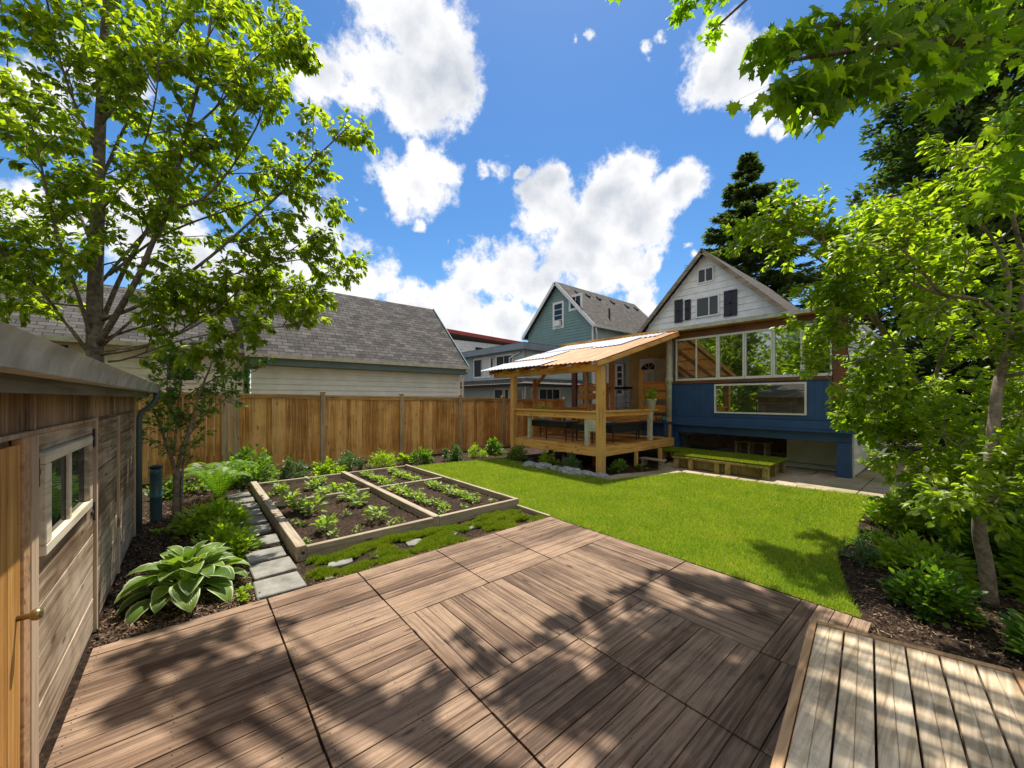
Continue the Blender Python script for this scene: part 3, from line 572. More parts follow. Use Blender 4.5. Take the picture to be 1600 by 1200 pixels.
# roof, fascia, gutter
MB().bar((SX + .12, -1.2, 1.865), (SX + .12, SY + .1, 1.865), .03, .09).build('fascia_board', M['fascia'], shed)
b = MB(); pr = [(.0, .0), (.0, .055), (.012, .075), (.02, .075), (.02, -.012), (-.075, -.012), (-.075, .06), (-.065, .06), (-.065, 0)]
pr = [(-.08, .085), (-.075, .085), (-.07, .005), (.0, .005), (.015, .06), (.03, .085), (.036, .085), (.02, .05), (.006, -.006), (-.08, -.006)]
for i in range(len(pr)):
    a = pr[i]; c = pr[(i + 1) % len(pr)]; gx = SX + .225; gz = 1.885
    b.quad((gx + a[0], -1.2, gz + a[1]), (gx + c[0], -1.2, gz + c[1]), (gx + c[0], SY + .15, gz + c[1]), (gx + a[0], SY + .15, gz + a[1]))
b.quad(*[(SX + .225 + a[0], SY + .15, 1.885 + a[1]) for a in pr]); b.build('gutter', M['gutter'], shed)
r = MB(); r.quad((SX + .16, -1.2, 1.955), (SX + .16, SY + .12, 1.955), (SX - 3.6, SY + .12, 2.75), (SX - 3.6, -1.2, 2.75), uv=[(0, 0), (8, 0), (8, 3.8), (0, 3.8)])
r.quad((SX + .16, -1.2, 1.93), (SX - 3.6, -1.2, 2.72), (SX - 3.6, SY + .12, 2.72), (SX + .16, SY + .12, 1.93)); r.quad((SX + .16, SY + .12, 1.93), (SX + .16, SY + .12, 1.955), (SX - 3.6, SY + .12, 2.75), (SX - 3.6, SY + .12, 2.72)); r.build('roof', M['shingle2'], shed)
b = MB().quad((SX - .03, SY - .03, 1.86), (SX - 3.4, SY - .03, 1.86), (SX - 3.4, SY - .03, 2.66)); b.build('gable_infill', M['shedvert'], shed)
MB().tube([(SX + .21, SY + .06, 1.90), (SX + .21, SY + .06, 1.80), (SX + .15, SY + .06, 1.70), (SX + .06, SY + .05, 1.62), (SX + .045, SY + .04, 1.52), (SX + .045, SY + .04, .02)], .032, 10).build('downpipe', M['pipe'], shed, smooth=True)
t = thing('water_butt', 'tall narrow teal plastic water butt behind the shed downpipe', 'water butt', (-.38, 7.75, 0))
MB().lathe([(0, .0), (.062, .0), (.068, .05), (.07, .35), (.076, .36), (.076, .38), (.07, .39), (.07, .7), (.075, .71), (.068, .78), (0, .78)], (-.40, 7.6, 0), 18).build('barrel', M['tealplastic'], t, smooth=True)
MB().lathe([(.03, .78), (.075, .785), (.078, .81), (.04, .83), (0, .835)], (-.40, 7.6, 0), 18).build('lid', M['dark'], t, smooth=True)
# ================================================================ SIDING / WINDOWS helpers
def lapwall(b, plane, c, spans, lap, face):
    """clapboards on the plane X=c or Y=c, facing face (-1/+1); spans(z)->(a0,a1); over z0..z1"""
    z0, z1, fn = spans; z = z0; d = face
    while z < z1 - 1e-4:
        zt = min(z + lap, z1); a0, a1 = fn(z); e0, e1 = fn(zt)
        if plane == 'X': P = lambda a, off, zz: (c + d * off, a, zz)
        else: P = lambda a, off, zz: (a, c + d * off, zz)
        if a1 > a0:
            b.quad(P(a0, .034, z), P(a1, .034, z), P(e1, .004, zt), P(e0, .004, zt)); b.quad(P(a0, .0, z), P(a1, .0, z), P(a1, .034, z), P(a0, .034, z))
        z = zt
    return b
def win(parent, plane, c, a0, a1, z0, z1, face=-1, mull=(), fr=.07, m='white', pane='glassdark', proud=.065, rails=(), name='window', curtain=None):
    P = (lambda b, u0, u1, w0, w1, v0, v1: b.box(min(c + face * w0, c + face * w1), max(c + face * w0, c + face * w1), u0, u1, v0, v1)) if plane == 'X' else (lambda b, u0, u1, w0, w1, v0, v1: b.box(u0, u1, min(c + face * w0, c + face * w1), max(c + face * w0, c + face * w1), v0, v1))
    b = MB(); P(b, a0 - fr, a1 + fr, .0, proud, z1, z1 + fr); P(b, a0 - fr, a1 + fr, .0, proud, z0 - fr, z0); P(b, a0 - fr, a0, .0, proud, z0, z1); P(b, a1, a1 + fr, .0, proud, z0, z1)
    for mm in mull: P(b, mm - .02, mm + .02, .0, proud - .008, z0, z1)
    for rr in rails: P(b, a0, a1, .0, proud - .012, rr - .02, rr + .02)
    w = b.build(name, M[m], parent); g = MB(); P(g, a0 + .001, a1 - .001, .036, .042, z0 + .001, z1 - .001); g.build('pane', M[pane], w)
    if curtain:
        q = MB(); P(q, curtain[0], curtain[1], .043, .045, z0 + .01, z1 - .01); q.build('blind', M['curtain'], w)
    return w
# ================================================================ LONG WHITE HOUSE behind the fence
HYW = 13.2
def gable_len(name, label, x0, x1, yw, eave, ridge_y, ridge_z, wallm, roofm, over=.18):
    t = thing(name, label, 'house', (x1 - 1, yw + 1, 0)); b = MB()
    lapwall(b, 'Y', yw, (.2, eave + .02, lambda z: (x0, x1)), .17, -1); yb = 2 * ridge_y - yw
    f = lambda z: (yw, yb) if z <= eave else (yw + (ridge_y - yw) * (z - eave) / (ridge_z - eave), yb - (ridge_y - yw) * (z - eave) / (ridge_z - eave))
    lapwall(b, 'X', x1, (.2, ridge_z - .1, f), .17, 1); lapwall(b, 'X', x0, (.2, ridge_z - .1, f), .17, -1); b.build('siding_wall', M[wallm], t)
    L = math.hypot(ridge_y - yw, ridge_z - eave); sl = (ridge_z - eave) / (ridge_y - yw); ye = yw - .35; ze = eave - .35 * sl + .1
    r = MB(); xa, xb = x0 - over, x1 + over
    for s in (1, -1):
        ya = ye if s == 1 else 2 * ridge_y - ye
        pts = [(xa, ya, ze), (xb, ya, ze), (xb, ridge_y, ridge_z + .1), (xa, ridge_y, ridge_z + .1)]
        r.quad(*pts, uv=[(xa, 0), (xb, 0), (xb, L), (xa, L)]); r.quad(*[(p[0], p[1], p[2] - .09) for p in pts[::-1]])
        r.quad((xb, ya, ze - .09), (xb, ridge_y, ridge_z + .01), (xb, ridge_y, ridge_z + .1), (xb, ya, ze)); 
    r.build('roof', M[roofm], t); return t, ye, ze, xa, xb
xr = 8.35
lh, ye, ze, xa, xb = gable_len('long_house', 'long low house with white siding and grey shingle roof beyond the fence', 1.3, xr, HYW, 3.32, 15.8, 5.85, 'gsiding', 'shingle')
MB().box(xa, xb, ye - .10, ye + .0, ze - .10, ze + .005).build('gutter', M['cream'], lh)
MB().box(xa, xb - .02, ye + .002, ye + .03, ze - .30, ze - .09).box(xa, xb - .1, ye + .03, HYW - .02, ze - .31, ze - .29).build('fascia_board', M['tealtrim'], lh)
MB().bar((xb + .02, ye, ze - .03), (xb + .02, 15.8, 5.92), .04, .16).build('rake_board', M['tealtrim'], lh)
MB().box(xr - .12, xr + .01, HYW - .035, HYW - .0, .2, 3.2).build('corner_board', M['white'], lh)
MB().tube([(xb - .05, ye - .05, ze - .1), (xb - .05, HYW - .06, ze - .45), (xb - .08, HYW - .06, .2)], .04, 8).build('downpipe', M['white'], lh, smooth=True)
# neighbouring wing further left, ridge lower
wg, ye, ze, xa, xb = gable_len('wing_house', 'low white sided house with grey roof behind the shed and large tree', -9, 1.15, HYW + .3, 3.35, 15.7, 4.95, 'siding', 'shingle')
MB().box(xa, xb, ye - .10, ye, ze - .10, ze + .005).build('gutter', M['cream'], wg)
win(wg, 'Y', HYW + .3, -.5, .05, 2.3, 2.95, m='white', mull=(-.22,)); win(wg, 'Y', HYW + .3, -2.9, -2.2, 2.5, 3.05, m='white', mull=(-2.55,))
# ================================================================ RED EDGED WHITE BUILDING
rb_ = thing('flat_roof_building', 'white building with sloping red roof edge behind the long house', 'building', (15, 24, 0))
RY = 24.0; b = MB(); lapwall(b, 'Y', RY, (.2, 6.15, lambda z: (9, 22.5)), .22, -1); lapwall(b, 'X', 9.0, (.2, 6.15, lambda z: (RY, 31)), .22, -1); b.build('siding_wall', M['siding'], rb_)
MB().bar((8.5, RY - .35, 6.85), (22.8, RY - .35, 6.35), .12, .26).bar((8.5, RY - .35, 6.85), (8.5, 31.5, 6.85), .12, .26).build('roof_edge', M['red'], rb_)
MB().quad((8.5, RY - .3, 6.9), (22.8, RY - .3, 6.4), (22.8, 31.5, 6.4), (8.5, 31.5, 6.9)).quad((8.5, RY - .3, 6.7), (8.5, 31.5, 6.7), (22.8, 31.5, 6.2), (22.8, RY - .3, 6.2)).build('roof', M['tar'], rb_)
bx = ray(748, 0); xw = bx[0] / bx[1] * RY; win(rb_, 'Y', RY, xw - .35, xw + .35, 5.0, 5.75, rails=(5.38,)); 
bx = ray(699, 0); xw = bx[0] / bx[1] * RY
win(rb_, 'Y', RY, 14.2, 14.9, 3.0, 4.2, rails=(3.6,)); win(rb_, 'Y', RY, 15.6, 16.4, 2.0, 2.9)
MB().tube([(15.2, RY + 2, 6.5), (15.2, RY + 2, 7.25)], .07, 8).tube([(19.2, RY + 3, 6.4), (19.2, RY + 3, 7.2)], .05, 8).build('vent_pipe', M['dark'], rb_)
# ================================================================ GREY BLUE TWO STOREY HOUSE
gb = thing('grey_blue_house', 'grey blue two storey flat roofed house with white windows beyond the fence', 'house', (15, 18, 0))
GX, GY, GYL, GXR = 14.5, 16.0, 22.5, 19.6
b = MB(); lapwall(b, 'X', GX, (.2, 4.72, lambda z: (GY, GYL)), .18, -1); lapwall(b, 'Y', GY, (.2, 4.72, lambda z: (GX, GXR)), .18, -1); lapwall(b, 'Y', GYL, (.2, 4.72, lambda z: (GX, GXR)), .18, 1); b.build('siding_wall', M['palegreen'], gb)
b = MB(); lapwall(b, 'X', GX - .025, (3.0, 4.6, lambda z: (21.2, GYL)), .18, -1); b.build('grey_cladding', M['greyblue'], gb)
MB().hexa([(GX - .5, GY - .4), (GXR, GY - .4), (GXR, GYL + .4), (GX - .5, GYL + .4)], 4.58, 4.92).build('roof_fascia', M['greyfascia'], gb)
MB().hexa([(GX - .45, GY - .35), (GXR, GY - .35), (GXR, GYL + .35), (GX - .45, GYL + .35)], 4.9, 4.97).build('roof', M['tar'], gb)
def yx(p): return onX(p, GX)
win(gb, 'X', GX, yx(766), yx(742), 3.25, 4.35, mull=(yx(753),), fr=.1, curtain=(yx(766), yx(754))); win(gb, 'X', GX, yx(801), yx(777), 3.25, 4.38, mull=(yx(788),), fr=.1); win(gb, 'X', GX, yx(771), yx(768), 3.4, 4.35, fr=.02)
win(gb, 'X', GX, yx(786), yx(774), 1.35, 2.35, fr=.08); win(gb, 'X', GX, yx(802), yx(790), 1.35, 2.35, fr=.08, curtain=(yx(800), yx(795))); win(gb, 'X', GX, yx(817), yx(808), 1.35, 2.35, fr=.06)
win(gb, 'Y', GY, 15.6, 17.3, 1.3, 2.35, mull=(16.2, 16.7), fr=.1); win(gb, 'Y', GY, 15.0, 15.3, 1.3, 2.35, fr=.06); win(gb, 'Y', GY, 15.1, 16.3, 3.3, 4.3, mull=(15.7,), fr=.1)
b = MB(); z0, z1 = 2.62, 3.0     # canopy roof round the lower storey
P = [(GX - 1.3, GYL + .2, z0), (GX - 1.3, GY - 1.3, z0), (GX, GY, z1), (GX, GYL + .2, z1)]; b.quad(*P, uv=[(0, 0), (7, 0), (6, 1.4), (0, 1.4)])
P = [(GX - 1.3, GY - 1.3, z0), (GXR, GY - 1.3, z0), (GXR, GY, z1), (GX, GY, z1)]; b.quad(*P, uv=[(0, 0), (7, 0), (6, 1.4), (0, 1.4)])
b.box(GX - 1.3, GX - 1.22, GY - 1.22, GYL + .2, z0 - .16, z0 - .004); b.box(GX - 1.3, GXR, GY - 1.3, GY - 1.22, z0 - .16, z0 - .004); b.build('canopy_roof', M['shingle2'], gb)
MB().tube([(GX - .1, GY + .3, 4.5), (GX - .15, GY + 1.2, 4.2), (GX - .1, GY + 1.2, 3.0)], .05, 8).build('downpipe', M['white'], gb, smooth=True)
# ================================================================ TEAL GABLE HOUSE
TX, TYC, THW, TE, TP, TBK = 20.0, 18.55, 3.15, 6.75, 10.0, 29.5
th = thing('teal_house', 'teal sided gable house with white trim and grey shingle roof', 'house', (TX + 2, TYC, 0))
fn = lambda z: (TYC - THW, TYC + THW) if z <= TE else (TYC - THW * (TP - z) / (TP - TE), TYC + THW * (TP - z) / (TP - TE))
b = MB(); lapwall(b, 'X', TX, (.2, TP - .05, fn), .2, -1); b.build('gable_wall', M['teal'], th)
for q_, f_ in ((TYC - THW, -1), (TYC + THW, 1)): b = MB(); lapwall(b, 'Y', q_, (.2, TE, lambda z: (TX, TBK)), .2, f_); b.build('side_wall', M['palegreen'], th)
def roofpair(t, xf, xb_, yc, hw, ze_, zp, m, ov=.3, ovf=.35, trim='white', tw=.22):
    s = (zp - ze_) / hw; L = math.hypot(hw, zp - ze_); r = MB()
    for sg in (-1, 1):
        ya = yc + sg * (hw + ov); za = ze_ - ov * s
        p = [(xf - ovf, ya, za + .12), (xb_ + ovf, ya, za + .12), (xb_ + ovf, yc, zp + .12), (xf - ovf, yc, zp + .12)]
        if sg == 1: p = [p[1], p[0], p[3], p[2]]
        r.quad(*p, uv=[(p[0][0], 0), (p[1][0], 0), (p[2][0], L), (p[3][0], L)]); r.quad(*[(q[0], q[1], q[2] - .08) for q in p[::-1]])
    o = r.build('roof', M[m], t)
    for sg in (-1, 1):
        ya = yc + sg * (hw + ov); za = ze_ - ov * s
        MB().bar((xf - ovf - .02, ya, za + .03), (xf - ovf - .02, yc, zp + .03), .04, tw, up=(0, 0, 1)).build('rake_board', M[trim], t)
        MB().box(xf - ovf, xb_, ya - (.1 if sg < 0 else 0), ya + (.1 if sg > 0 else 0), za - .04, za + .10).build('gutter', M[trim], t)
    return o
rf = roofpair(th, TX, TBK, TYC, THW, TE, TP, 'shingle2')
sl = (TP - TE) / THW
for x in (21.3, 22.5, 23.8, 25.6, 27.6, 29.0):
    y = TYC - .5; z = TP + .12 - .5 * sl; b = MB(); b.bar((x, y, z), (x, y - .28, z - .28 * sl + .04), .34, .14, up=(0, sl, 1)); b.build('vent', M['dark'], rf)
MB().tube([(22.6, TYC - 2.5, 7.0), (22.6, TYC - 2.5, 8.2)], .07, 8).build('vent_pipe', M['dark'], rf)
yT = lambda p: onX(p, TX)
w_ = win(th, 'X', TX, yT(879), yT(867), 6.95, 8.55, rails=(7.4, 7.75, 8.15), fr=.16); MB().box(TX - .28, TX - .06, yT(878), yT(868.5), 6.95, 7.3).build('air_conditioner', M['white'], w_)
win(th, 'X', TX, yT(907.5), yT(892.5), 8.0, 8.75, mull=(yT(900),), fr=.17)
MB().box(TX - .05, TX - .036, TYC - THW * .37, TYC + THW * .37, 8.72, 8.80).build('belt_board', M['teal'], th)
MB().box(TX - .05, TX - .026, TYC - THW, TYC - THW + .14, .2, 6.6).build('corner_board', M['white'], th)
MB().tube([(TX - .2, TYC - THW - .3, 6.4), (TX + .2, TYC - THW - .1, 6.0), (TX + .2, TYC - THW - .1, 3)], .06, 8).tube([(TX + 5, TYC - THW - .1, 6.4), (TX + 5, TYC - THW - .1, 3)], .06, 8).build('downpipe', M['white'], th, smooth=True)
# ================================================================ WHITE GABLE HOUSE with the blue sunroom
HX = 16.0; HYC, HHW, HE, HP = 6.72, 2.62, 5.0, 7.72
wh = thing('white_house', 'white sided gable house with dark shutters and a navy blue glazed sunroom', 'house', (13, 5, 0))
fn = lambda z: (HYC - HHW, HYC + HHW) if z <= HE else (HYC - HHW * (HP - z) / (HP - HE), HYC + HHW * (HP - z) / (HP - HE))
b = MB(); lapwall(b, 'X', HX, (.2, HP - .05, fn), .26, -1); b.build('gable_wall', M['siding'], wh)
for q_, f_ in ((HYC - HHW, -1), (HYC + HHW, 1)): b = MB(); lapwall(b, 'Y', q_, (.2, HE, lambda z: (HX, HX + 8)), .26, f_); b.build('side_wall', M['siding'], wh)
roofpair(wh, HX, HX + 8, HYC, HHW, HE, HP, 'shingle2', ov=.3, ovf=.3, trim='bedwood_y', tw=.16)
yH = lambda p: onX(p, HX); zH = lambda x, y: EYE + (HY - y) * HX / ray(x, 0)[0] / FPX
win(wh, 'X', HX, yH(1114), yH(1092.5), zH(1103, 440), zH(1103, 421), mull=(yH(1103),), fr=.05)
win(wh, 'X', HX, yH(1122.5), yH(1090), zH(1105, 493), zH(1105, 465), mull=(yH(1108.5),), fr=.06)
for x0, x1, y0, y1 in ((1132, 1152.5, 454, 494), (1055, 1067.5, 469, 504), (1071, 1080, 469, 500)):
    b = MB(); a, e = yH(x1), yH(x0); z0, z1 = zH((x0 + x1) / 2, y1), zH((x0 + x1) / 2, y0); b.box(HX - .07, HX - .035, a, e, z0, z1)
    for f in (0, .47, .94): b.box(HX - .085, HX - .071, a, e, z0 + (z1 - z0) * f, z0 + (z1 - z0) * f + .06)
    b.box(HX - .085, HX - .071, (a + e) / 2 - .03, (a + e) / 2 + .03, z0, z1); b.build('shutter', M['shutter'], wh)
# --- sunroom on plane X=SRX
SRX, SR0, SR1 = 11.27, 1.63, 5.80
yS = lambda p: onX(p, SRX)
def bx_(name, x0, x1, y0, y1, z0, z1, m, par=None, bv=.004): return MB().box(x0, x1, y0, y1, z0, z1).build(name, M[m], par or wh, bevel=bv)
ya, yb, wz0, wz1 = yS(1257.5), yS(1119), 1.44, 2.16
for (a_, e_) in ((SR0 + .27, ya - .045), (yb + .045, SR1)):
    b = MB(); n_ = max(3, round((e_ - a_) / .2)); w_ = (e_ - a_) / n_
    for i in range(n_): b.box(SRX, SRX + .08, a_ + i * w_ + .001, a_ + (i + 1) * w_ - .001, 1.28, 2.24)
    b.build('blue_panel', M['blue'], wh, bevel=.0015)
bx_('blue_panel', SRX, SRX + .08, ya - .044, yb + .044, 2.17 + .04, 2.24, 'blue'); bx_('blue_panel', SRX, SRX + .08, ya - .044, yb + .044, 1.28, wz0 - .045, 'blue')
lw = MB()
for (y0, y1, z0, z1) in ((ya - .04, yb + .04, wz1, wz1 + .045), (ya - .04, yb + .04, wz0 - .04, wz0), (ya - .04, ya, wz0, wz1), (yb, yb + .04, wz0, wz1)): lw.box(SRX - .035, SRX + .06, y0, y1, z0, z1)
lw = lw.build('long_window', M['white'], wh); MB().box(SRX + .01, SRX + .014, ya, yb, wz0, wz1).build('pane', M['glassclear'], lw)
bx_('sill_rail', SRX - .03, SRX + .1, SR0 + .27, SR1, 2.245, 2.335, 'brown')
hz = lambda y: 3.66
bx_('header_beam', SRX - .02, SRX + .12, SR0, SR1, 3.60, 3.80, 'brown')
bx_('corner_post', SRX - .03, SRX + .12, SR0, SR0 + .262, 1.285, 3.598, 'brown_z'); bx_('corner_trim', SRX - .02, SRX + .1, SR0 - .1, SR0 - .002, 1.285, 3.7, 'white')
ws_ = [1318, 1254.5, 1208, 1163.5, 1122, 1056]
for i in range(5):
    a, e = yS(ws_[i]) + .0, yS(ws_[i + 1]); a = max(a, SR0 + .27); b = MB(); fr = .045
    for (y0, y1, z0, z1) in ((a + .004, e - .004, 3.54, 3.598), (a + .004, e - .004, 2.337, 2.40), (a + .004, a + fr, 2.40, 3.54), (e - fr, e - .004, 2.40, 3.54)): b.box(SRX - .025, SRX + .05, y0, y1, z0, z1)
    w_ = b.build('window', M['white'], wh); MB().box(SRX + .01, SRX + .014, a + fr, e - fr, 2.40, 3.54).build('pane', M['glassclear'], w_)
    if i == 4: MB().box(SRX - .005, SRX + .02, yS(1088) - .02, yS(1088) + .02, 2.40, 3.54).build('mullion', M['white'], w_)
# base band, ledge, beam, posts
bx_('base_band', SRX - .06, SRX + .1, SR0 - .16, SR1, 1.06, 1.275, 'blue'); bx_('ledge', SRX - .14, SRX - .061, SR0 - .16, SR1 + .0, 1.02, 1.06, 'blue'); bx_('beam', SRX + .02, SRX + .16, SR0 - .05, SR1, .80, 1.055, 'blue')
bx_('blue_post', SRX - .02, SRX + .20, SR0 - .05, SR0 + .20, .0, .798, 'blue'); bx_('blue_post', SRX + .02, SRX + .2, SR1 - .25, SR1 - .05, .0, .798, 'blue')
bx_('base_return', SRX + .1, SRX + .5, SR0 - .16, SR0 - .06, 1.06, 1.275, 'blue')
b = MB(); lapwall(b, 'Y', SR0 - .05, (.05, 3.7, lambda z: (SRX + .13, HX)), .22, -1); b.build('side_siding', M['siding'], wh)
bx_('side_trim', SRX + .13, SRX + .26, SR0 - .085, SR0 - .05, .0, 1.055, 'white')
b = MB(); lapwall(b, 'X', 12.8, (.05, 1.1, lambda z: (SR0 - .04, 3.15)), .26, -1); b.build('skirt_siding', M['siding'], wh)
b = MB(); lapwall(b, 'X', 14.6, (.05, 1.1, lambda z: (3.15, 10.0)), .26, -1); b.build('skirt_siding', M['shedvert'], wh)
# floor, roof, inner walls
bx_('floor', SRX + .16, HX - .03, SR0 + .0, SR1, 1.06, 1.27, 'trimwood', bv=0)
bx_('inner_wall', 15.2, 15.25, SR0, SR1, 1.28, 3.7, 'interior', bv=0); bx_('inner_wall', SRX + .2, 15.2, SR1 - .02, SR1 + .02, 1.28, 3.7, 'white', bv=0)
b = MB(); lapwall(b, 'X', 12.4, (1.28, 3.7, lambda z: (4.7, SR1 - .03)), .2, -1); b.build('inner_siding', M['siding'], wh)
MB().bar((SRX + .5, 5.55, 3.35), (SRX + .5, 3.6, 2.35), .08, .22, up=(1, 0, 0)).build('stair_string', M['trimwood'], wh)
MB().box(SRX + .35, SRX + .45, 2.2, 4.9, 1.66, 1.88).box(SRX + .55, SRX + .9, 1.9, 5.4, 1.3, 1.42).build('inner_bench', M['trimwood'], wh)
MB().box(SRX + .9, SRX + 1.5, 2.0, 4.9, 1.95, 1.99).box(SRX + .95, SRX + 1.0, 2.1, 2.15, 1.28, 1.95).box(SRX + .95, SRX + 1.0, 4.7, 4.75, 1.28, 1.95).build('inner_table', M['white'], wh)
RW = 10.1
r = MB(); pts = [(SRX - .18, SR0 - .2, 3.90), (SRX - .18, RW, 3.90), (HX, RW, 4.62), (HX, SR0 - .2, 4.62)]
r.quad(*pts); r.quad(*[(p[0], p[1], p[2] - .07) for p in pts[::-1]])
for i in range(4): p, q = pts[i], pts[(i + 1) % 4]; r.quad((*p[:2], p[2] - .07), (*q[:2], q[2] - .07), q, p)
r.build('sunroom_roof', M['tar'], wh)
MB().box(SRX - .26, SRX - .182, SR0 - .22, 6.0, 3.82, 3.915).build('gutter', M['cream'], wh)
MB().box(SRX - .25, SRX - .182, 6.0, RW, 3.74, 3.915).box(SRX - .18, SRX - .022, SR0 - .2, RW, 3.80, 3.825).build('eave_board', M['porch_y'], wh)
# old post / downpipe at the porch corner
MB().tube([(SRX - .14, 5.74, 1.25), (SRX - .14, 5.74, 3.72)], .085, 14).tube([(SRX - .14, 5.74, 2.28), (SRX - .14, 5.74, 2.45)], .11, 14).build('round_post', M['cream'], wh, smooth=True)
bx_('post_foot', SRX - .2, SRX - .08, 5.68, 5.8, .0, 1.25, 'porch_z')
# --- upper veranda left of the sunroom
VX = 13.0
b = MB(); lapwall(b, 'X', VX, (1.2, 4.05, lambda z: (SR1, 8.3)), .2, -1); b.build('veranda_wall', M['ywall'], wh)
b = MB(); lapwall(b, 'X', VX, (1.2, 4.05, lambda z: (8.3, 10.05)), .2, -1); b.build('veranda_wall', M['palegreen'], wh)
bx_('veranda_floor', SRX, VX, SR1 + .03, 10.05, 1.05, 1.25, 'trimwood'); bx_('veranda_joist', SRX - .04, SRX - .002, SR1 + .1, 10.05, 1.0, 1.26, 'porch_y')
yV = lambda p: onX(p, VX)
dy0, dy1 = yV(1031), yV(1001)
b = MB(); b.box(VX - .07, VX - .025, dy0 + .0, dy1, 1.27, 3.30); dr = b.build('door', M['white'], wh, bevel=.006)
p = [(VX - .078, (dy0 + dy1) / 2 + math.cos(a) * .33, 2.88 + math.sin(a) * .24) for a in [math.pi * i / 12 for i in range(13)]]; b = MB(); b.quad(*p[::-1]); b.build('fan_light', M['glassdark'], dr)
b = MB(); 
for a in (.3, .5, .7): an = math.pi * a; b.bar((VX - .082, (dy0 + dy1) / 2, 2.88), (VX - .082, (dy0 + dy1) / 2 + math.cos(an) * .33, 2.88 + math.sin(an) * .24), .02, .01, up=(1, 0, 0))
for (y0, y1) in ((dy0 + .08, dy0 + .36), (dy1 - .36, dy1 - .08)):
    for (z0, z1) in ((1.45, 1.95), (2.05, 2.75)): b.box(VX - .082, VX - .071, y0, y1, z0, z0 + .02).box(VX - .082, VX - .071, y0, y1, z1 - .02, z1).box(VX - .082, VX - .071, y0, y0 + .02, z0 + .02, z1 - .02).box(VX - .082, VX - .071, y1 - .02, y1, z0 + .02, z1 - .02)
b.build('panel_moulding', M['cream'], dr)
bx_('white_cabinet', VX - .5, VX - .03, SR1 + .08, dy0 - .06, 1.27, 3.2, 'cream')
win(wh, 'X', VX, yV(949), yV(932), 2.15, 3.15, fr=.12)
win(wh, 'X', VX, yV(973), yV(966), 2.0, 3.1, fr=.08, rails=(2.3, 2.6, 2.85))
# veranda railing of orange boards, with posts
yR = lambda p: onX(p, SRX)
for (a, e) in ((yR(948), yR(904)), (yR(1047), yR(1002))):
    for z in (1.38, 1.78, 2.08):
        MB().box(SRX + .0, SRX + .035, a, e, z, z + (.22 if z < 2 else .2)).build('railing_board', M['orange_y'], wh, bevel=.004)
    MB().box(SRX - .02, SRX + .05, a, e, 2.30, 2.34).build('railing_cap', M['orange_y'], wh)
for p, m_, z1 in ((898, 'brown_z', 3.75), (957, 'orange_y', 3.3), (1002, 'porch_z', 2.75), (948, 'orange_y', 2.35)):
    y = yR(p); bx_('veranda_post', SRX - .06, SRX + .04, y - (.11 if p == 898 else .06), y + (.11 if p == 898 else .06), .0 if p == 898 else 1.0, z1, m_)
for k, z in enumerate((1.05, .86)): bx_('step', SRX - .32 - k * .25, SRX - .05 - k * .25, yR(1000), yR(958), z - .04, z, 'porch_y')
# ================================================================ TIMBER PORCH (thing)
po = thing('timber_porch', 'open cedar porch with raised deck, railings and patched sheet roof', 'porch', (9, 7, 0))
PX0, PX1, PY0, PY1, DZ = 7.5, 11.05, 5.58, 8.76, .64
b = MB(); n = 23
for i in range(n): w = (PX1 - PX0) / n; b.box(PX0 + i * w + .003, PX0 + (i + 1) * w - .003, PY0, PY1, DZ - .035, DZ)
b.build('floor_boards', M['porch_y'], po)
MB().box(PX0 - .04, PX0 - .002, PY0 - .04, PY1 + .04, DZ - .24, DZ - .01).build('rim_joist', M['porch_y'], po, bevel=.004); MB().box(PX0, PX1, PY0 - .04, PY0 - .002, DZ - .24, DZ - .01).build('rim_joist', M['porch_x'], po, bevel=.004)
def post(x, y, z0, z1, s=.15, m='porch_z', nm='post'): return MB().box(x - s / 2, x + s / 2, y - s / 2, y + s / 2, z0, z1).build(nm, M[m], po, bevel=.006)
post(PX0 - .03, PY0 - .03, .0, 2.58, .17); post(PX0 - .03, PY1 + .0, .0, 2.50, .15); post(10.15, PY0 - .08, .0, DZ - .25, .09); post(9.0, PY0 - .03, .0, DZ - .25, .08); post(PX1 - .1, PY1, .0, 3.6, .12)
for x, y in ((8.2, 6.3), (8.2, 7.9), (9.6, 7.0), (9.8, 8.3), (7.9, 7.1)): post(x, y, 0, DZ - .036, .1, 'brown_z', 'footing')
post(9.78, PY0 + .02, DZ, 1.47, .11, 'cream', 'rail_post'); post(PX0 + .06, onX(917.5, PX0 + .06), DZ - .1, 1.44, .10, 'cream', 'rail_post')
post(PX0 + .12, PY1 - .55, DZ, 1.4, .09, 'cream', 'rail_post'); post(8.3, PY1, DZ, 1.45, .11, 'porch_z', 'rail_post'); post(9.7, PY1, DZ, 1.45, .11, 'porch_z', 'rail_post')
MB().box(PX0 - .08, PX0 + .09, PY0 + .06, PY1 - .08, 1.46, 1.50).box(PX0 - .02, PX0 + .03, PY0 + .06, PY1 - .08, 1.30, 1.458).build('front_rail', M['porch_y'], po, bevel=.004)
MB().box(PX0 + .06, 10.05, PY0 - .07, PY0 + .10, 1.47, 1.51).box(PX0 + .06, 9.95, PY0 + .0, PY0 + .04, 1.36, 1.468).build('side_rail', M['porch_x'], po, bevel=.004)
MB().box(PX0 + .06, PX1 - .2, PY1 - .06, PY1 + .08, 1.46, 1.50).box(PX0 + .06, PX1 - .2, PY1 - .01, PY1 + .03, 1.3, 1.458).build('back_rail', M['porch_x'], po, bevel=.004)
MB().box(8.3, 10.8, PY1 + .005, PY1 + .03, .7, 1.05).build('skirt_board', M['porch_x'], po)
MB().bar((8.35, PY1, 1.5), (8.35, PY1 + .0, 2.45), .09, .09, up=(1, 0, 0)).bar((8.32, PY1 - .02, 2.15), (8.32, PY1 - .5, 2.55), .07, .07).build('brace', M['orange_y'], po)
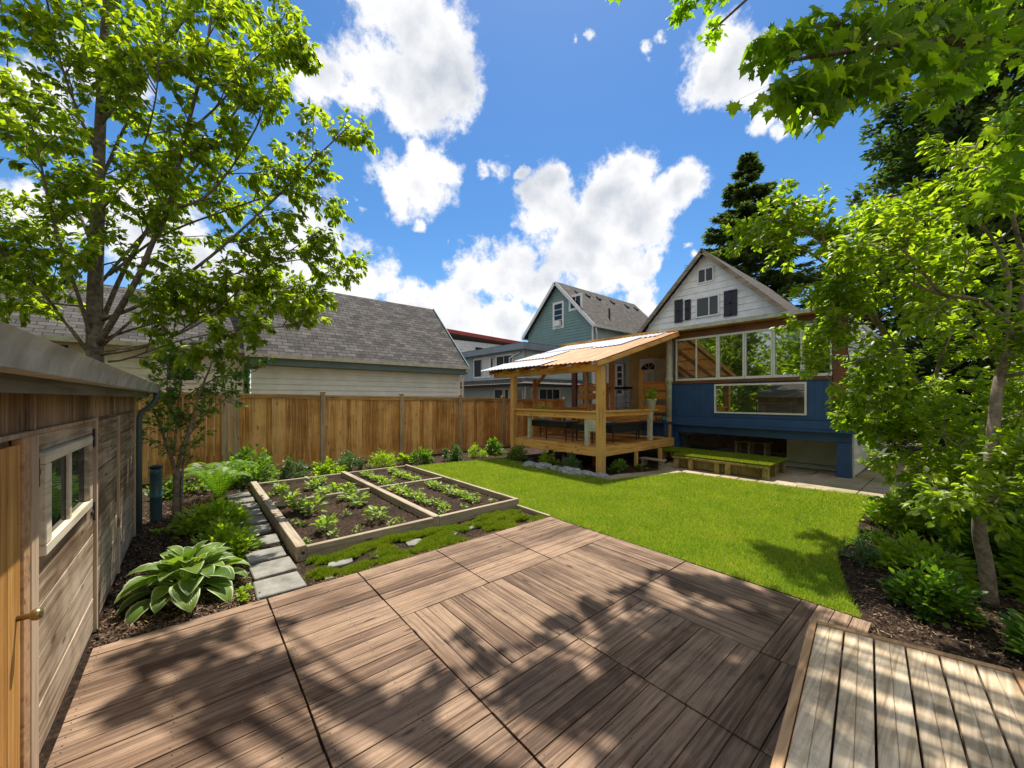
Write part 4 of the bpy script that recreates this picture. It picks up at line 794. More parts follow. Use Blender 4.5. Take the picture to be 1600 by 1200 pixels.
# panel next to the front post
MB().box(PX0 - .01, PX0 + .03, PY0 + .08, PY0 + .42, 1.0, 1.455).build('painted_panel', M['cream'], po)
# roof structure
def rz(x): return 2.62 + (x - 7.2) * (3.72 - 2.62) / (11.05 - 7.2)
RYa, RYb = 5.40, 9.75
MB().box(PX0 - .11, PX0 + .05, PY0 - .1, RYb - .1, rz(PX0) - .24, rz(PX0) - .075).build('eave_beam', M['porch_y'], po, bevel=.004)
for y in np.linspace(RYa + .06, RYb - .1, 7): MB().bar((7.22, y, rz(7.22) - .02), (11.02, y, rz(11.02) - .02), .05, .12).build('rafter', M['porch_x'], po)
MB().bar((7.15, RYa + .0, rz(7.15) + .0), (11.05, RYa + .0, rz(11.05) + .0), .035, .11).build('rafter', M['porch_x'], po, bevel=.004)
for x in (7.9, 8.9, 9.9, 10.8): MB().box(x - .03, x + .03, RYa + .05, RYb, rz(x) + .047, rz(x) + .072).build('purlin', M['porch_y'], po)
# corrugated sheets: clear/white patches over translucent orange sheets
m, t, b = mat('rusty_clear_sheet', .45, .4); co = nd(t, 'ShaderNodeTexCoord'); mp_ = nd(t, 'ShaderNodeMapping'); t.links.new(co.outputs['Object'], mp_.inputs[0]); mp_.inputs['Scale'].default_value = (1.0, 16, 1)
n = nd(t, 'ShaderNodeTexNoise', Vector=mp_.outputs[0], Scale=1.4, Detail=6.0, Roughness=.6)
c = ramp(t, n.outputs['Fac'], [(.3, (.26, .09, .015)), (.5, (.52, .22, .045)), (.66, (.66, .38, .14))]); t.links.new(c, b.inputs['Base Color']); tr = nd(t, 'ShaderNodeBsdfTranslucent'); t.links.new(c, tr.inputs[0]); mxs = t.nodes.new('ShaderNodeMixShader'); mxs.inputs[0].default_value = .15; t.links.new(b.outputs[0], mxs.inputs[1]); t.links.new(tr.outputs[0], mxs.inputs[2]); t.links.new(mxs.outputs[0], t.nodes['Material Output'].inputs[0]); M['sheet'] = m
M['sheetwhite'] = plain('white_roof_sheet', (.50, .52, .56), .3, .6, .12, 3)
def corr(x0, x1, y0, y1, dz, m, nm='roof_sheet'):
    b = MB(); step = .038; n = int((y1 - y0) / step); pv = None
    for i in range(n + 1):
        y = y0 + i * step; dzz = dz + .011 * math.sin(2 * math.pi * i / 4)
        p = ((x0, y, rz(x0) + .09 + dzz), (x1, y, rz(x1) + .09 + dzz))
        if pv: b.quad(pv[0], pv[1], p[1], p[0])
        pv = p
    return b.build(nm, M[m], po)
corr(7.08, 11.1, RYa - .02, RYb + .1, .0, 'sheet')
corr(7.02, 8.05, 8.0, RYb + .12, .02, 'sheetwhite'); corr(7.02, 7.75, 7.2, 8.0, .028, 'sheetwhite'); corr(8.35, 9.5, 8.2, RYb + .12, .03, 'sheetwhite'); corr(9.75, 11.12, 7.4, RYb + .12, .022, 'sheetwhite'); corr(9.35, 11.12, 6.3, 7.4, .03, 'sheetwhite'); corr(10.4, 11.12, 5.75, 6.3, .025, 'sheetwhite')
# ================================================================ THINGS ON THE PORCH
def table(name, label, x0, x1, y0, y1, zt, ap, legs, z0=DZ):
    t = thing(name, label, 'table', ((x0 + x1) / 2, (y0 + y1) / 2, z0)); MB().box(x0, x1, y0, y1, zt - .03, zt).build('table_top', M['black'], t, bevel=.006)
    MB().box(x0 + .02, x1 - .02, y0 + .02, y1 - .02, zt - ap, zt - .031).build('apron', M['black'], t)
    for (x, y) in legs: MB().tube([(x, y, z0), (x, y, zt - ap)], .018, 8).build('leg', M['dark'], t)
table('black_table', 'long black covered table behind the front porch railing', 7.75, 8.3, 6.9, 8.45, 1.16, .17, [(7.8, 6.95), (7.8, 8.4), (8.25, 6.95), (8.25, 8.4), (7.8, 7.7)])
table('black_table', 'black covered table between the white rail post and the long black table', 7.8, 8.4, 6.05, 6.8, 1.12, .15, [(7.85, 6.1), (7.85, 6.75), (8.35, 6.1), (8.35, 6.75)])
table('black_table', 'long black covered table along the right porch railing', 8.3, 10.3, 5.8, 6.25, 1.12, .22, [(8.4, 5.85), (10.2, 5.85), (8.4, 6.2), (10.2, 6.2), (9.5, 5.85)])
t = thing('potted_plant', 'leafy green plant in a pale pot standing on the right porch railing', 'potted plant', (9.86, 5.6, 1.51))
MB().lathe([(0, 0), (.10, 0), (.13, .24), (.145, .245), (.145, .28), (.12, .28), (.115, .22), (0, .22)], (9.86, 5.6, 1.51), 20).build('pot', M['pot'], t, smooth=True)
PLANTS_POT = t
PORCHPOT = thing('potted_plant', 'lime leafed plant in a low pot on the black table behind the rail', 'potted plant', (8.0, 8.05, 1.16)); MB().lathe([(0, 0), (.11, 0), (.14, .16), (.12, .16), (0, .13)], (8.0, 8.05, 1.16), 18).build('pot', M['pot'], PORCHPOT, smooth=True)
t = thing('shelf_rack', 'pale slatted shelf rack standing on the veranda between orange railings', 'shelf', (12.2, onX(970, 12.2), 1.25)); y0, y1 = onX(982, 12.2), onX(958, 12.2)
for y in (y0, y1 - .04):
    for x in (12.0, 12.36): MB().box(x, x + .04, y, y + .04, 1.25, 2.15).build('leg', M['pot'], t)
for z in (1.45, 1.65, 1.85, 2.12): MB().box(12.0, 12.4, y0 + .0, y1, z, z + .03).build('shelf', M['pot'], t)
MB().box(11.98, 12.42, y0 - .03, y1 + .03, 2.16, 2.24).build('top_cloth', M['black'], t)
yy = onX(1023, SRX - .3)
bx = MB().box(SRX - .45, SRX - .08, onX(1047, SRX - .3), onX(1003, SRX - .3), 1.06, 1.11).box(SRX - .42, SRX - .36, onX(1046, SRX - .3), onX(1040, SRX - .3), DZ, 1.06).box(SRX - .42, SRX - .36, onX(1012, SRX - .3), onX(1006, SRX - .3), DZ, 1.06).box(SRX - .12, SRX - .08, onX(1046, SRX - .3), onX(1006, SRX - .3), DZ, 1.06)
tag(bx.build('blue_bench', M['blue'], bevel=.005), 'navy blue bench between the round post and porch table', 'bench')
y = onX(1028, SRX - .3); tag(MB().lathe([(0, 0), (.07, 0), (.085, .13), (.09, .14), (.075, .14), (0, .12)], (SRX - .3, y, 1.11), 16).build('clay_pot', M['terracotta'], smooth=True), 'small terracotta pot on the navy bench', 'pot')
y = onX(1037, SRX - .3); tag(MB().lathe([(0, 0), (.06, 0), (.07, .06), (.055, .14), (.04, .16), (0, .16)], (SRX - .3, y, 1.11), 16).build('blue_jar', M['bluejar'], smooth=True), 'small blue jar beside the terracotta pot', 'jar')
# planks piled on back rail
y = 7.6; tag(MB().box(9.0, 9.9, 7.2, 8.3, 1.25, 1.32).box(9.05, 9.8, 7.3, 8.2, 1.32, 1.40).box(9.1, 9.14, 7.3, 7.34, DZ, 1.25).box(9.8, 9.84, 7.3, 7.34, DZ, 1.25).box(9.1, 9.14, 8.16, 8.2, DZ, 1.25).box(9.8, 9.84, 8.16, 8.2, DZ, 1.25).build('work_bench', M['trimwood'], bevel=.004), 'brown wooden work bench with stacked boards deep inside the porch', 'bench')
# ================================================================ TURF STAGE, STOOL, THINGS UNDER THE HOUSE
st = thing('turf_stage', 'low mossy timber stage topped with artificial grass beside the porch', 'stage', (10.5, 3.8, 0))
ZT = .35; MB().hexa([(9.62, 2.70), (11.05, 2.72), (11.05, 5.6), (10.25, 5.75), (10.25, 4.86), (9.66, 4.86)], ZT - .05, ZT).build('turf_top', M['lawn'], st)
polyT = [(9.6, 2.68), (11.08, 2.68), (11.08, 5.6), (10.25, 5.75), (10.25, 4.88), (9.62, 4.88)]
g_ = blades('turf', polyT, 26000, .022, .007, M['turf'], None, ZT - .004, wob=.015); g_.parent = st; g_.location = (-10.5, -3.8, 0); g_['kind'] = 'stuff'
for k_ in ('category', 'label'):
    if k_ in g_: del g_[k_]
for y in (2.78, 3.55, 3.80, 4.42, 4.80): MB().box(9.66, 9.76, y - .06, y + .06, .0, ZT - .052).build('leg', M['mossy'], st, bevel=.006)
MB().box(9.79, 9.82, 2.8, 4.8, .02, ZT - .055).build('front_panel', M['mossy'], st); MB().box(9.6, 9.655, 2.70, 4.87, ZT - .09, ZT - .045).build('front_lip', M['mossy'], st)
for x in (10.3, 10.95):
    for y in (2.76, 5.45): MB().box(x, x + .1, y, y + .1, 0, ZT - .052).build('leg', M['mossy'], st)
t = thing('step_stool', 'low worn wooden step stool on the paving before the turf stage', 'stool', (9.35, 5.25, 0)); MB().box(9.25, 9.5, 4.95, 5.62, .17, .205).build('seat', M['bedwood_y'], t, bevel=.005)
for y in (5.0, 5.5): MB().box(9.27, 9.48, y, y + .07, .0, .168).build('leg', M['bedwood_y'], t, bevel=.004)
XB = 12.2; y0, y1 = onX(1204, XB), onX(1149, XB); t = thing('low_table', 'small weathered slatted table in the dark under the sunroom', 'table', (XB, (y0 + y1) / 2, 0)); 
for i in range(3): MB().box(XB - .2 + i * .14, XB - .2 + i * .14 + .12, y0, y1, .56, .59).build('slat', M['bedwood_y'], t)
for y in (y0 + .05, (y0 + y1) / 2, y1 - .11): [MB().box(xx, xx + .06, y, y + .06, 0, .559).build('leg', M['bedwood_y'], t) for xx in (XB - .18, XB + .12)]
y = onX(1068, XB); tag(MB().lathe([(0, 0), (.16, 0), (.20, .34), (.0, .345)], (XB, y, .30), 18).lathe([(0, .0), (.2, .0), (.2, .3), (0, .3)], (XB, y, 0), 12).build('bucket', M['pipe'], smooth=False), 'dark grey bucket on a block under the sunroom by the porch', 'bucket')
tag(MB().box(12.35, 12.6, 1.75, 3.3, .03, .075).bar((12.3, 1.75, .06), (12.3, 3.3, .05), .16, .02).bar((12.12, 1.8, .04), (12.12, 3.3, .03), .12, .02).build('metal_sheet', M['pot']), 'pale metal sheet lying on the ground against the white skirting', 'metal sheet')
tag(MB().tube([(13.0, 1.3, .05), (13.0, 1.3, .35), (13.3, 1.2, .6), (13.8, 1.25, .62)], .035, 8).build('white_pipe', M['white'], smooth=True), 'white pipe bent along the side wall of the sunroom', 'pipe')
# rocks in front of the porch
rk = [(6.85, 7.35, .20, 'long pale rock under the porch, farthest left of the rocks'), (6.92, 6.95, .22, 'flat grey rock left of the silvery shrub under the porch front'), (7.0, 6.55, .17, 'small dark topped rock between two flat rocks at the porch front'), (6.93, 6.05, .24, 'large grey rock at the foot of the silvery shrub by the porch'), (7.0, 5.62, .18, 'pale rounded rock just right of the largest porch rock'), (7.12, 5.28, .15, 'small rock nearest the front porch post')]
for (x, y, s, lb) in rk:
    import bmesh
    bm = bmesh.new(); bmesh.ops.create_icosphere(bm, subdivisions=3, radius=1)
    sd = random.random() * 50
    from mathutils import noise as mn
    for v in bm.verts:
        k_ = 1 + .35 * mn.noise(v.co * 1.6 + Vector((sd, 0, 0))) + .1 * mn.noise(v.co * 5 + Vector((sd, 0, 0))); v.co *= k_; v.co.x *= s; v.co.y *= s * 1.25; v.co.z *= s * .5
    me = bpy.data.meshes.new('rock'); bm.to_mesh(me); bm.free(); me.materials.append(M['rock']); o = bpy.data.objects.new('rock', me); C.objects.link(o); o.location = (x, y, s * .22); tag(o, lb, 'rock', 'rocks along the porch front')
# clumps of the high maple crown: (shadow x, shadow y, radius, leaves, height)
SHADE = []
rs_ = random.Random(4)
def shadepix(px, py, r, n, z=None):
    z = (8.65 if py > 935 and px < 900 else 9.3 if py > 935 else 9.9) + rs_.uniform(-.1, .5)
    rr = ray(px, py); k = -EYE / rr[2]; SHADE.append((rr[0] * k, rr[1] * k, r * .9, int(n * (.55 if px < 780 else .68)), z))
for (px, py, r, n) in [(880, 985, .2, 26), (930, 960, .22, 34), (1000, 940, .28, 45), (1060, 915, .3, 50), (1120, 925, .32, 60), (1180, 935, .35, 65), (1230, 960, .35, 65),
    (960, 1000, .22, 40), (1040, 990, .3, 60), (1120, 990, .35, 80), (1190, 1000, .35, 85), (1080, 1050, .35, 95), (1180, 1060, .35, 95), (980, 1080, .3, 75), (1000, 1040, .25, 50),
    (860, 1060, .22, 50), (900, 1110, .25, 60), (820, 1100, .2, 40), (760, 1040, .14, 22), (730, 1010, .12, 14), (850, 1010, .16, 22),
    (640, 1115, .18, 40), (690, 1070, .12, 18), (560, 1120, .16, 36), (430, 1060, .12, 20), (380, 1060, .2, 45), (300, 1080, .22, 55), (250, 1040, .18, 36), (360, 1110, .2, 60), (200, 1110, .2, 50), (340, 1000, .14, 22), (250, 990, .15, 24), (200, 1040, .16, 26), (440, 990, .10, 10),
    (1250, 1040, .2, 40), (1320, 1040, .15, 26), (1400, 1080, .15, 24), (1500, 1060, .2, 34), (1290, 1000, .2, 30), (1250, 1110, .2, 60), 
    (1230, 880, .35, 60), (1290, 850, .35, 60), (1200, 860, .25, 30), (1290, 920, .35, 60), (1340, 900, .3, 50), (1100, 1120, .3, 90), (1000, 1130, .25, 70)]: shadepix(px, py, r, n)
for _ in range(26): SHADE.append((rs_.uniform(.2, 3.8), rs_.uniform(-2.5, 1.2), rs_.uniform(.3, .5), 60, rs_.uniform(8.6, 10.5)))
# ================================================================ VEGETATION
def catmull(P, n=6):
    P = [np.array(p, float) for p in P]; Q = [2 * P[0] - P[1]] + P + [2 * P[-1] - P[-2]]; out = []
    for i in range(1, len(Q) - 2):
        for k in range(n):
            t = k / n; a, b, c, d = Q[i - 1], Q[i], Q[i + 1], Q[i + 2]
            out.append(.5 * ((2 * b) + (-a + c) * t + (2 * a - 5 * b + 4 * c - d) * t * t + (-a + 3 * b - 3 * c + d) * t ** 3))
    out.append(P[-1]); return out
def rv(): v = np.array([random.gauss(0, 1) for _ in range(3)]); return v / np.linalg.norm(v)
def unit(v): return v / (np.linalg.norm(v) + 1e-9)
class Tree:
    def __init__(s, leaf=.11, per=.05, droop=.4, side=.8, up=.15, flat=.3): s.w = MB(); s.L = Leafs(); s.leaf = leaf; s.per = per; s.droop = droop; s.side = side; s.up = up; s.flat = flat; s.keep = None
    def limb(s, P, r0, r1, n=8):
        pts = catmull(P, 5); m = len(pts); s.w.tube(pts, [r0 + (r1 - r0) * i / (m - 1) for i in range(m)], n); return pts
    def leaves(s, pts, dens=1.0):
        for i in range(len(pts) - 1):
            a, b = pts[i], pts[i + 1]; t = unit(b - a); L = np.linalg.norm(b - a); c = L / s.per * dens; c = int(c) + (random.random() < c % 1)
            for _ in range(c):
                p = a + (b - a) * random.random(); sd = unit(np.cross(t, rv())); sd[2] *= .5
                d = t * .55 + sd * s.side + np.array([0, 0, -s.droop * random.uniform(.2, 1.6)]); n = np.array([0, 0, 1.]) + rv() * s.flat
                p = p + unit(d) * .02
                if s.keep and not s.keep(p): continue
                s.L.add(p, d, n, s.leaf * random.uniform(.6, 1.25))
        t = unit(pts[-1] - pts[-2])
        for _ in range(3): s.L.add(pts[-1], t + rv() * .5 + np.array([0, 0, -s.droop * .5]), np.array([0, 0, 1.]) + rv() * s.flat, s.leaf * random.uniform(.8, 1.2))
    def grow(s, pts, cfg, lvl, r, t0=.25):
        n, L, lr, wd_ = cfg[lvl]; m = len(pts)
        for i in range(n):
            t = t0 + (1 - t0) * (i + random.random()) / n; k = min(m - 2, int(t * (m - 1))); f = t * (m - 1) - k; p = pts[k] * (1 - f) + pts[k + 1] * f; tg = unit(pts[k + 1] - pts[k])
            sd = unit(np.cross(tg, rv())); d = unit(tg * (1 - wd_ * .6) + sd * wd_ + np.array([0, 0, s.up])); ll = L * (1.15 - .55 * t) * random.uniform(.7, 1.25)
            q = [p]; dd = d.copy(); st_ = 4 if lvl < len(cfg) - 1 else 3
            for j in range(st_): dd = unit(dd + rv() * .16 + np.array([0, 0, .05 if lvl < len(cfg) - 1 else -s.droop * .10])); q.append(q[-1] + dd * ll / st_)
            rr = min(lr, r * .6)
            if lvl == len(cfg) - 1: s.w.tube(q, [rr, rr * .8, rr * .6, rr * .3][:len(q)], 4, False); s.leaves(q)
            else: s.w.tube(q, [rr * (1 - .16 * j) for j in range(len(q))], 5, False); s.grow(q, cfg, lvl + 1, rr, .15); s.leaves(q[-2:], .6)
    def finish(s, name, label, cat, loc, bark, leafmat, tpl=T_OVAL, group=None, scl=(.50, 1, 1)):
        t = thing(name, label, cat, loc, group); s.w.build('trunk', M[bark], t, smooth=True); p, d, n, z = s.L.arr()
        scatter('crown', M[leafmat], tpl, (p, d, n, np.stack([z * scl[0] / .44 if tpl is T_OVAL else z * scl[0], z, z], 1)), t); return t
# ---- large tree at left, behind the shed
T = Tree(.112, .013, .75, .75, .18, .5)
T.keep = lambda p: not (p[0] > -4.2 and p[0] < -.3 and p[1] < 7.2 and p[2] < 2.4)
base = np.array(W(150, 700, 6.0)); tk = T.limb([(base[0], base[1], 0), W(149, 600, 6.0), W(148, 480, 6.0), W(152, 360, 6.02), W(155, 240, 6.05), W(160, 120, 6.1), W(166, 10, 6.15), W(175, -90, 6.2)], .118, .035, 12)
limbs = [([(160, 540, 6), (260, 460, 6.2), (360, 430, 6.4), (440, 410, 6.5), (520, 400, 6.6)], .026), ([(165, 550, 6), (260, 530, 6.3), (340, 480, 6.6), (420, 470, 6.8), (480, 480, 6.9)], .024), ([(170, 430, 6), (250, 370, 6.1), (350, 330, 6.3), (450, 300, 6.5), (510, 310, 6.6)], .026), ([(150, 545, 6), (212, 440, 5.8), (238, 380, 5.7), (262, 330, 5.6), (290, 210, 5.5), (320, 90, 5.4), (335, -10, 5.4)], .055),
 ([(152, 520, 6), (195, 420, 6.3), (250, 330, 6.6), (330, 230, 6.9), (400, 120, 7.1), (440, 30, 7.2)], .045),
 ([(262, 330, 5.6), (330, 300, 5.8), (400, 200, 6.0), (430, 110, 6.2)], .028),
 ([(160, 500, 6), (230, 470, 5.9), (330, 400, 6.0), (430, 310, 6.1), (490, 250, 6.2), (548, 195, 6.3)], .036),
 ([(160, 530, 6), (240, 505, 6.3), (350, 480, 6.6), (450, 450, 6.9), (545, 412, 7.1)], .028),
 ([(155, 555, 6), (230, 540, 5.9), (320, 500, 6.0), (400, 430, 6.2), (500, 360, 6.4)], .028),
 ([(170, 565, 6), (200, 560, 5.7), (290, 530, 5.5), (380, 515, 5.6), (470, 510, 5.8)], .022),
 ([(145, 560, 6), (100, 500, 5.8), (60, 450, 5.6), (10, 400, 5.4), (-40, 350, 5.3)], .035),
 ([(145, 540, 6), (125, 470, 5.7), (100, 400, 5.4), (80, 330, 5.2), (60, 240, 5.0), (40, 160, 4.9)], .035),
 ([(150, 400, 6), (110, 300, 6.4), (60, 200, 6.8), (10, 100, 7.0)], .032),
 ([(150, 300, 6.03), (185, 220, 6.3), (230, 120, 6.6), (260, 20, 6.8), (280, -60, 7)], .032),
 ([(155, 250, 6.05), (120, 170, 5.7), (90, 80, 5.5), (70, -20, 5.4)], .028),
 ([(150, 450, 6), (230, 360, 7.0), (300, 300, 7.8), (380, 260, 8.3)], .03), ([(150, 420, 6), (80, 380, 6.8), (0, 340, 7.6), (-60, 330, 8)], .03),
 ([(290, 210, 5.5), (345, 160, 5.5), (400, 90, 5.6), (440, 60, 5.7)], .02), ([(150, 340, 6.02), (210, 260, 5.4), (240, 170, 5.0), (250, 80, 4.8)], .022),
 ([(155, 200, 6.05), (220, 110, 6.0), (300, 20, 6.0), (370, -50, 6.1)], .026), ([(150, 480, 6), (60, 470, 6.4), (-20, 440, 6.6)], .024)]
for P, r in limbs:
    r *= .8; q = T.limb([W(*p) for p in P], r, r * .3, 8); T.grow(q, [(10, .85, .010, .75), (6, .36, .004, .8)], 0, r, .22)
T.grow(tk, [(10, 1.0, .014, .9), (7, .45, .005, .8)], 0, .1, .35)
T.finish('tree', 'large leafy tree with straight grey brown trunk rising behind the shed', 'tree', (base[0], base[1], 0), 'bark', 'lf_tree')
# ---- small multi stemmed tree by the fence
T = Tree(.085, .028, .45, .8, .25, .5); d0 = 5.55
b0 = np.array(W(276, 817, d0)); q = T.limb([(b0[0], b0[1], 0), W(277, 770, d0), W(276, 735, d0)], .058, .045, 10)
for P, r in [([(275, 740, d0), (264, 705, 5.5), (252, 670, 5.45), (240, 640, 5.4)], .024), ([(276, 738, d0), (285, 700, 5.6), (298, 665, 5.65), (310, 620, 5.7), (330, 570, 5.8)], .026), ([(272, 712, 5.5), (275, 670, 5.6), (280, 620, 5.6), (290, 560, 5.6)], .02), ([(296, 668, 5.65), (330, 640, 5.9), (370, 610, 6.1)], .014), ([(276, 660, 5.6), (262, 620, 5.5), (262, 570, 5.4)], .012), ([(285, 815, d0), (284, 760, d0), (287, 720, 5.6), (296, 680, 5.7), (320, 655, 5.9)], .02), ([(290, 620, 5.6), (340, 590, 5.5), (400, 580, 5.6)], .012)]:
    q = T.limb([W(*p) for p in P], r, r * .4, 7); T.grow(q, [(7, .36, .006, .8), (4, .20, .003, .8)], 0, r, .35)
T.finish('small_tree', 'slender multi stemmed young tree with thin pale trunk before the fence', 'tree', (b0[0], b0[1], 0), 'barkpale', 'lf_mid')
# ---- right foreground tree (trunk in the shrub bed)
T = Tree(.082, .0145, .35, .85, .15, .6); bs = (5.33, -.17)
trunk = [(5.33, -.17, 0), W(1540, 880, 3.3), W(1530, 820, 3.32), W(1545, 740, 3.35), W(1553, 660, 3.4), W(1562, 590, 3.45), W(1582, 540, 3.5), W(1610, 470, 3.6), W(1640, 360, 3.7)]
q = T.limb(trunk, .052, .026, 12); T.grow(q, [(6, .6, .010, .9), (6, .3, .004, .8)], 0, .03, .55)
for P, r in [([(1530, 840, 3.32), (1520, 800, 3.3), (1500, 770, 3.2)], .018), ([(1582, 540, 3.5), (1570, 500, 3.5), (1530, 470, 3.5), (1470, 460, 3.5), (1420, 440, 3.6)], .026), ([(1572, 505, 3.5), (1575, 430, 3.6), (1540, 360, 3.7), (1480, 330, 3.8)], .02), ([(1590, 520, 3.5), (1600, 430, 3.4), (1580, 330, 3.3), (1560, 260, 3.3)], .024), ([(1562, 590, 3.45), (1610, 580, 3.3), (1660, 560, 3.2)], .02), ([(1545, 800, 3.35), (1575, 760, 3.3), (1590, 700, 3.2)], .014), ([(1547, 740, 3.4), (1500, 700, 3.9), (1450, 660, 4.3)], .008), ([(1555, 660, 3.45), (1600, 640, 3.9), (1640, 600, 4.2)], .008), ([(1550, 720, 3.4), (1590, 690, 3.9), (1600, 640, 4.3)], .008), ([(1470, 460, 3.5), (1420, 400, 3.5), (1380, 370, 3.6)], .012), ([(1540, 360, 3.7), (1500, 290, 3.8), (1540, 200, 3.9)], .012)]:
    q = T.limb([W(*p) for p in P], r, r * .4, 8); T.grow(q, [(6, .45, .008, .85), (5, .24, .004, .8)], 0, r, .45)
T.finish('tree', 'right foreground tree with slender curved trunk rooted in the shrub bed', 'tree', (*bs, 0), 'barkpale', 'lf_right')
# ---- arching tree further along the bed, spreading over the path
T = Tree(.092, .0115, .45, .85, .12, .55); b0 = (8.9, .15)
main = [(8.9, .15, 0), W(1492, 740, 5.95), W(1478, 670, 5.7), W(1452, 625, 5.5), W(1420, 585, 5.4), W(1398, 545, 5.3), W(1372, 505, 5.2), W(1345, 470, 5.1), W(1318, 430, 5.1), W(1290, 385, 5.1), W(1272, 320, 5.15)]
T.limb(main[:4], .06, .05, 10); q = T.limb(main[3:], .05, .014, 10); T.grow(q, [(12, .65, .011, .85), (6, .36, .004, .8)], 0, .04, .05)
for P, r in [([(1345, 470, 5.1), (1305, 425, 5.2), (1260, 392, 5.3), (1215, 368, 5.4), (1180, 352, 5.5)], .018), ([(1372, 505, 5.2), (1335, 505, 5.1), (1300, 495, 5.1), (1265, 485, 5.2)], .018), ([(1398, 545, 5.3), (1350, 560, 5.1), (1310, 570, 5.0), (1290, 590, 5)], .014), ([(1400, 548, 5.3), (1420, 480, 5.2), (1430, 410, 5.2), (1420, 350, 5.3)], .022), ([(1452, 625, 5.5), (1470, 560, 5.3), (1500, 480, 5.2), (1510, 400, 5.2)], .026), ([(1318, 430, 5.1), (1350, 370, 5.1), (1400, 320, 5.2)], .015),
             ([(1290, 385, 5.1), (1240, 350, 5.2), (1190, 345, 5.3)], .012), ([(1440, 610, 5.4), (1390, 620, 5.2), (1350, 610, 5.1)], .012), ([(1470, 660, 5.6), (1430, 690, 5.3), (1400, 690, 5.2)], .010), ([(1478, 670, 5.7), (1440, 730, 5.3), (1405, 770, 5.1)], .010), ([(1485, 700, 5.8), (1450, 770, 5.4), (1430, 810, 5.2)], .009), ([(1480, 680, 5.7), (1510, 640, 5.3), (1540, 600, 5.1)], .012), ([(1452, 625, 5.5), (1400, 650, 5.3), (1365, 655, 5.2)], .010), ([(1420, 480, 5.2), (1370, 430, 5), (1330, 380, 5)], .014), ([(1500, 480, 5.2), (1450, 440, 4.9), (1420, 400, 4.8)], .014)]:
    q = T.limb([W(*p) for p in P], r, r * .35, 8); T.grow(q, [(8, .55, .008, .85), (5, .30, .004, .8)], 0, r, .12)
T.finish('tree', 'arching tree spreading bright leaves over the path beside the blue sunroom', 'tree', (*b0, 0), 'barkpale', 'lf_right')
# ---- foliage volumes: shrubs
def bush(name, label, cat, x, y, rx, ry, h, n, leaf, mat_, group=None, tpl=T_OVAL, z0=0.0, stems=7, up=.5, w=.62, bark='bark', lump=.25, flat=.6, shell=.35, stem_r=.008, notouch=False):
    t = thing(name, label, cat, (x, y, z0), group); b = MB()
    for i in range(stems):
        a = random.uniform(0, 6.28); r = random.uniform(.3, .75); e = np.array([x + rx * r * math.cos(a), y + ry * r * math.sin(a), z0 + h * random.uniform(.55, .85)]); s = np.array([x + rx * .1 * math.cos(a), y + ry * .1 * math.sin(a), z0 - .02]); m_ = (s + e) / 2 + np.array([0, 0, h * .12]); b.tube(catmull([s, m_, e], 3), [stem_r, stem_r * .9, stem_r * .8, stem_r * .7, stem_r * .6, stem_r * .5, stem_r * .4], 5, False)
    b.build('stems', M[bark], t, smooth=True)
    # clumps spread through the volume
    nc = max(6, int(n / 38)); C0 = nz(rng.normal(0, 1, (nc, 3))) * (shell + (1 - shell) * rng.random((nc, 1)) ** .5); C0[:, 2] = np.abs(C0[:, 2]) * .95 - .18 * (rng.random(nc) < .35)
    k = rng.integers(0, nc, n); p = C0[k] + rng.normal(0, lump * .55, (n, 3)) ; out = nz(p + np.array([0, 0, .15]) + rng.normal(0, .35, (n, 3)))
    p[:, 2] = np.clip(p[:, 2], -.02, 1.25); P = np.stack([x + p[:, 0] * rx * .86, y + p[:, 1] * ry * .86, z0 + .03 + p[:, 2] * h * .82], 1)
    D = out * np.array([1, 1, .6]) + np.array([0, 0, up]) * rng.random((n, 1)); Nn = np.array([0, 0, 1.]) + rng.normal(0, flat, (n, 3)); s = leaf * rng.uniform(.6, 1.25, n)
    scatter('leaves', M[mat_], tpl, (P, D, Nn, np.stack([s * (w / .44 if tpl is T_OVAL else w), s, s], 1)), t); return t
ff = 'shrubs along the cedar fence'
bush('shrub', 'tallest loose green shrub at the far left corner of the raised bed', 'shrub', .95, 9.75, .58, .5, .80, 1700, .085, 'lf_mid', ff)
bush('shrub', 'round dark bluish shrub behind the left half of the raised bed, before a fence post', 'shrub', 1.78, 9.85, .32, .3, .55, 1500, .045, 'lf_blue', ff, lump=.2)
bush('shrub', 'low lime green shrub spilling behind the far edge of the raised bed', 'shrub', 2.45, 9.65, .42, .3, .33, 900, .075, 'lf_lime', ff)
bush('shrub', 'tall dark round shrub behind the middle divider of the raised bed', 'shrub', 3.02, 9.85, .33, .32, .62, 1600, .046, 'lf_blue', ff, lump=.2)
bush('shrub', 'yellow green spiky shrub near the far right corner of the raised bed', 'shrub', 3.85, 9.8, .38, .34, .48, 1100, .085, 'lf_lime', ff, T_LANCE, w=1.4)
bush('shrub', 'smallest lime shrub at the fence between two larger ones', 'shrub', 4.45, 9.85, .22, .22, .28, 450, .07, 'lf_lime', ff)
bush('shrub', 'bright green rounded shrub just past the far corner of the raised bed', 'shrub', 4.95, 9.75, .33, .3, .46, 1100, .07, 'lf_mid', ff, w=.5)
bush('shrub', 'dense grey green ball shrub at the left end of the lawn', 'shrub', 5.85, 9.6, .34, .34, .52, 1700, .05, 'lf_blue', ff, lump=.18)
bush('shrub', 'lime shrub before the fence, third from the porch', 'shrub', 6.75, 9.65, .32, .3, .42, 1000, .075, 'lf_lime', ff, T_LANCE, w=1.4)
bush('shrub', 'leafy green shrub before the fence, second from the porch', 'shrub', 7.55, 9.75, .34, .3, .56, 1200, .07, 'lf_mid', ff)
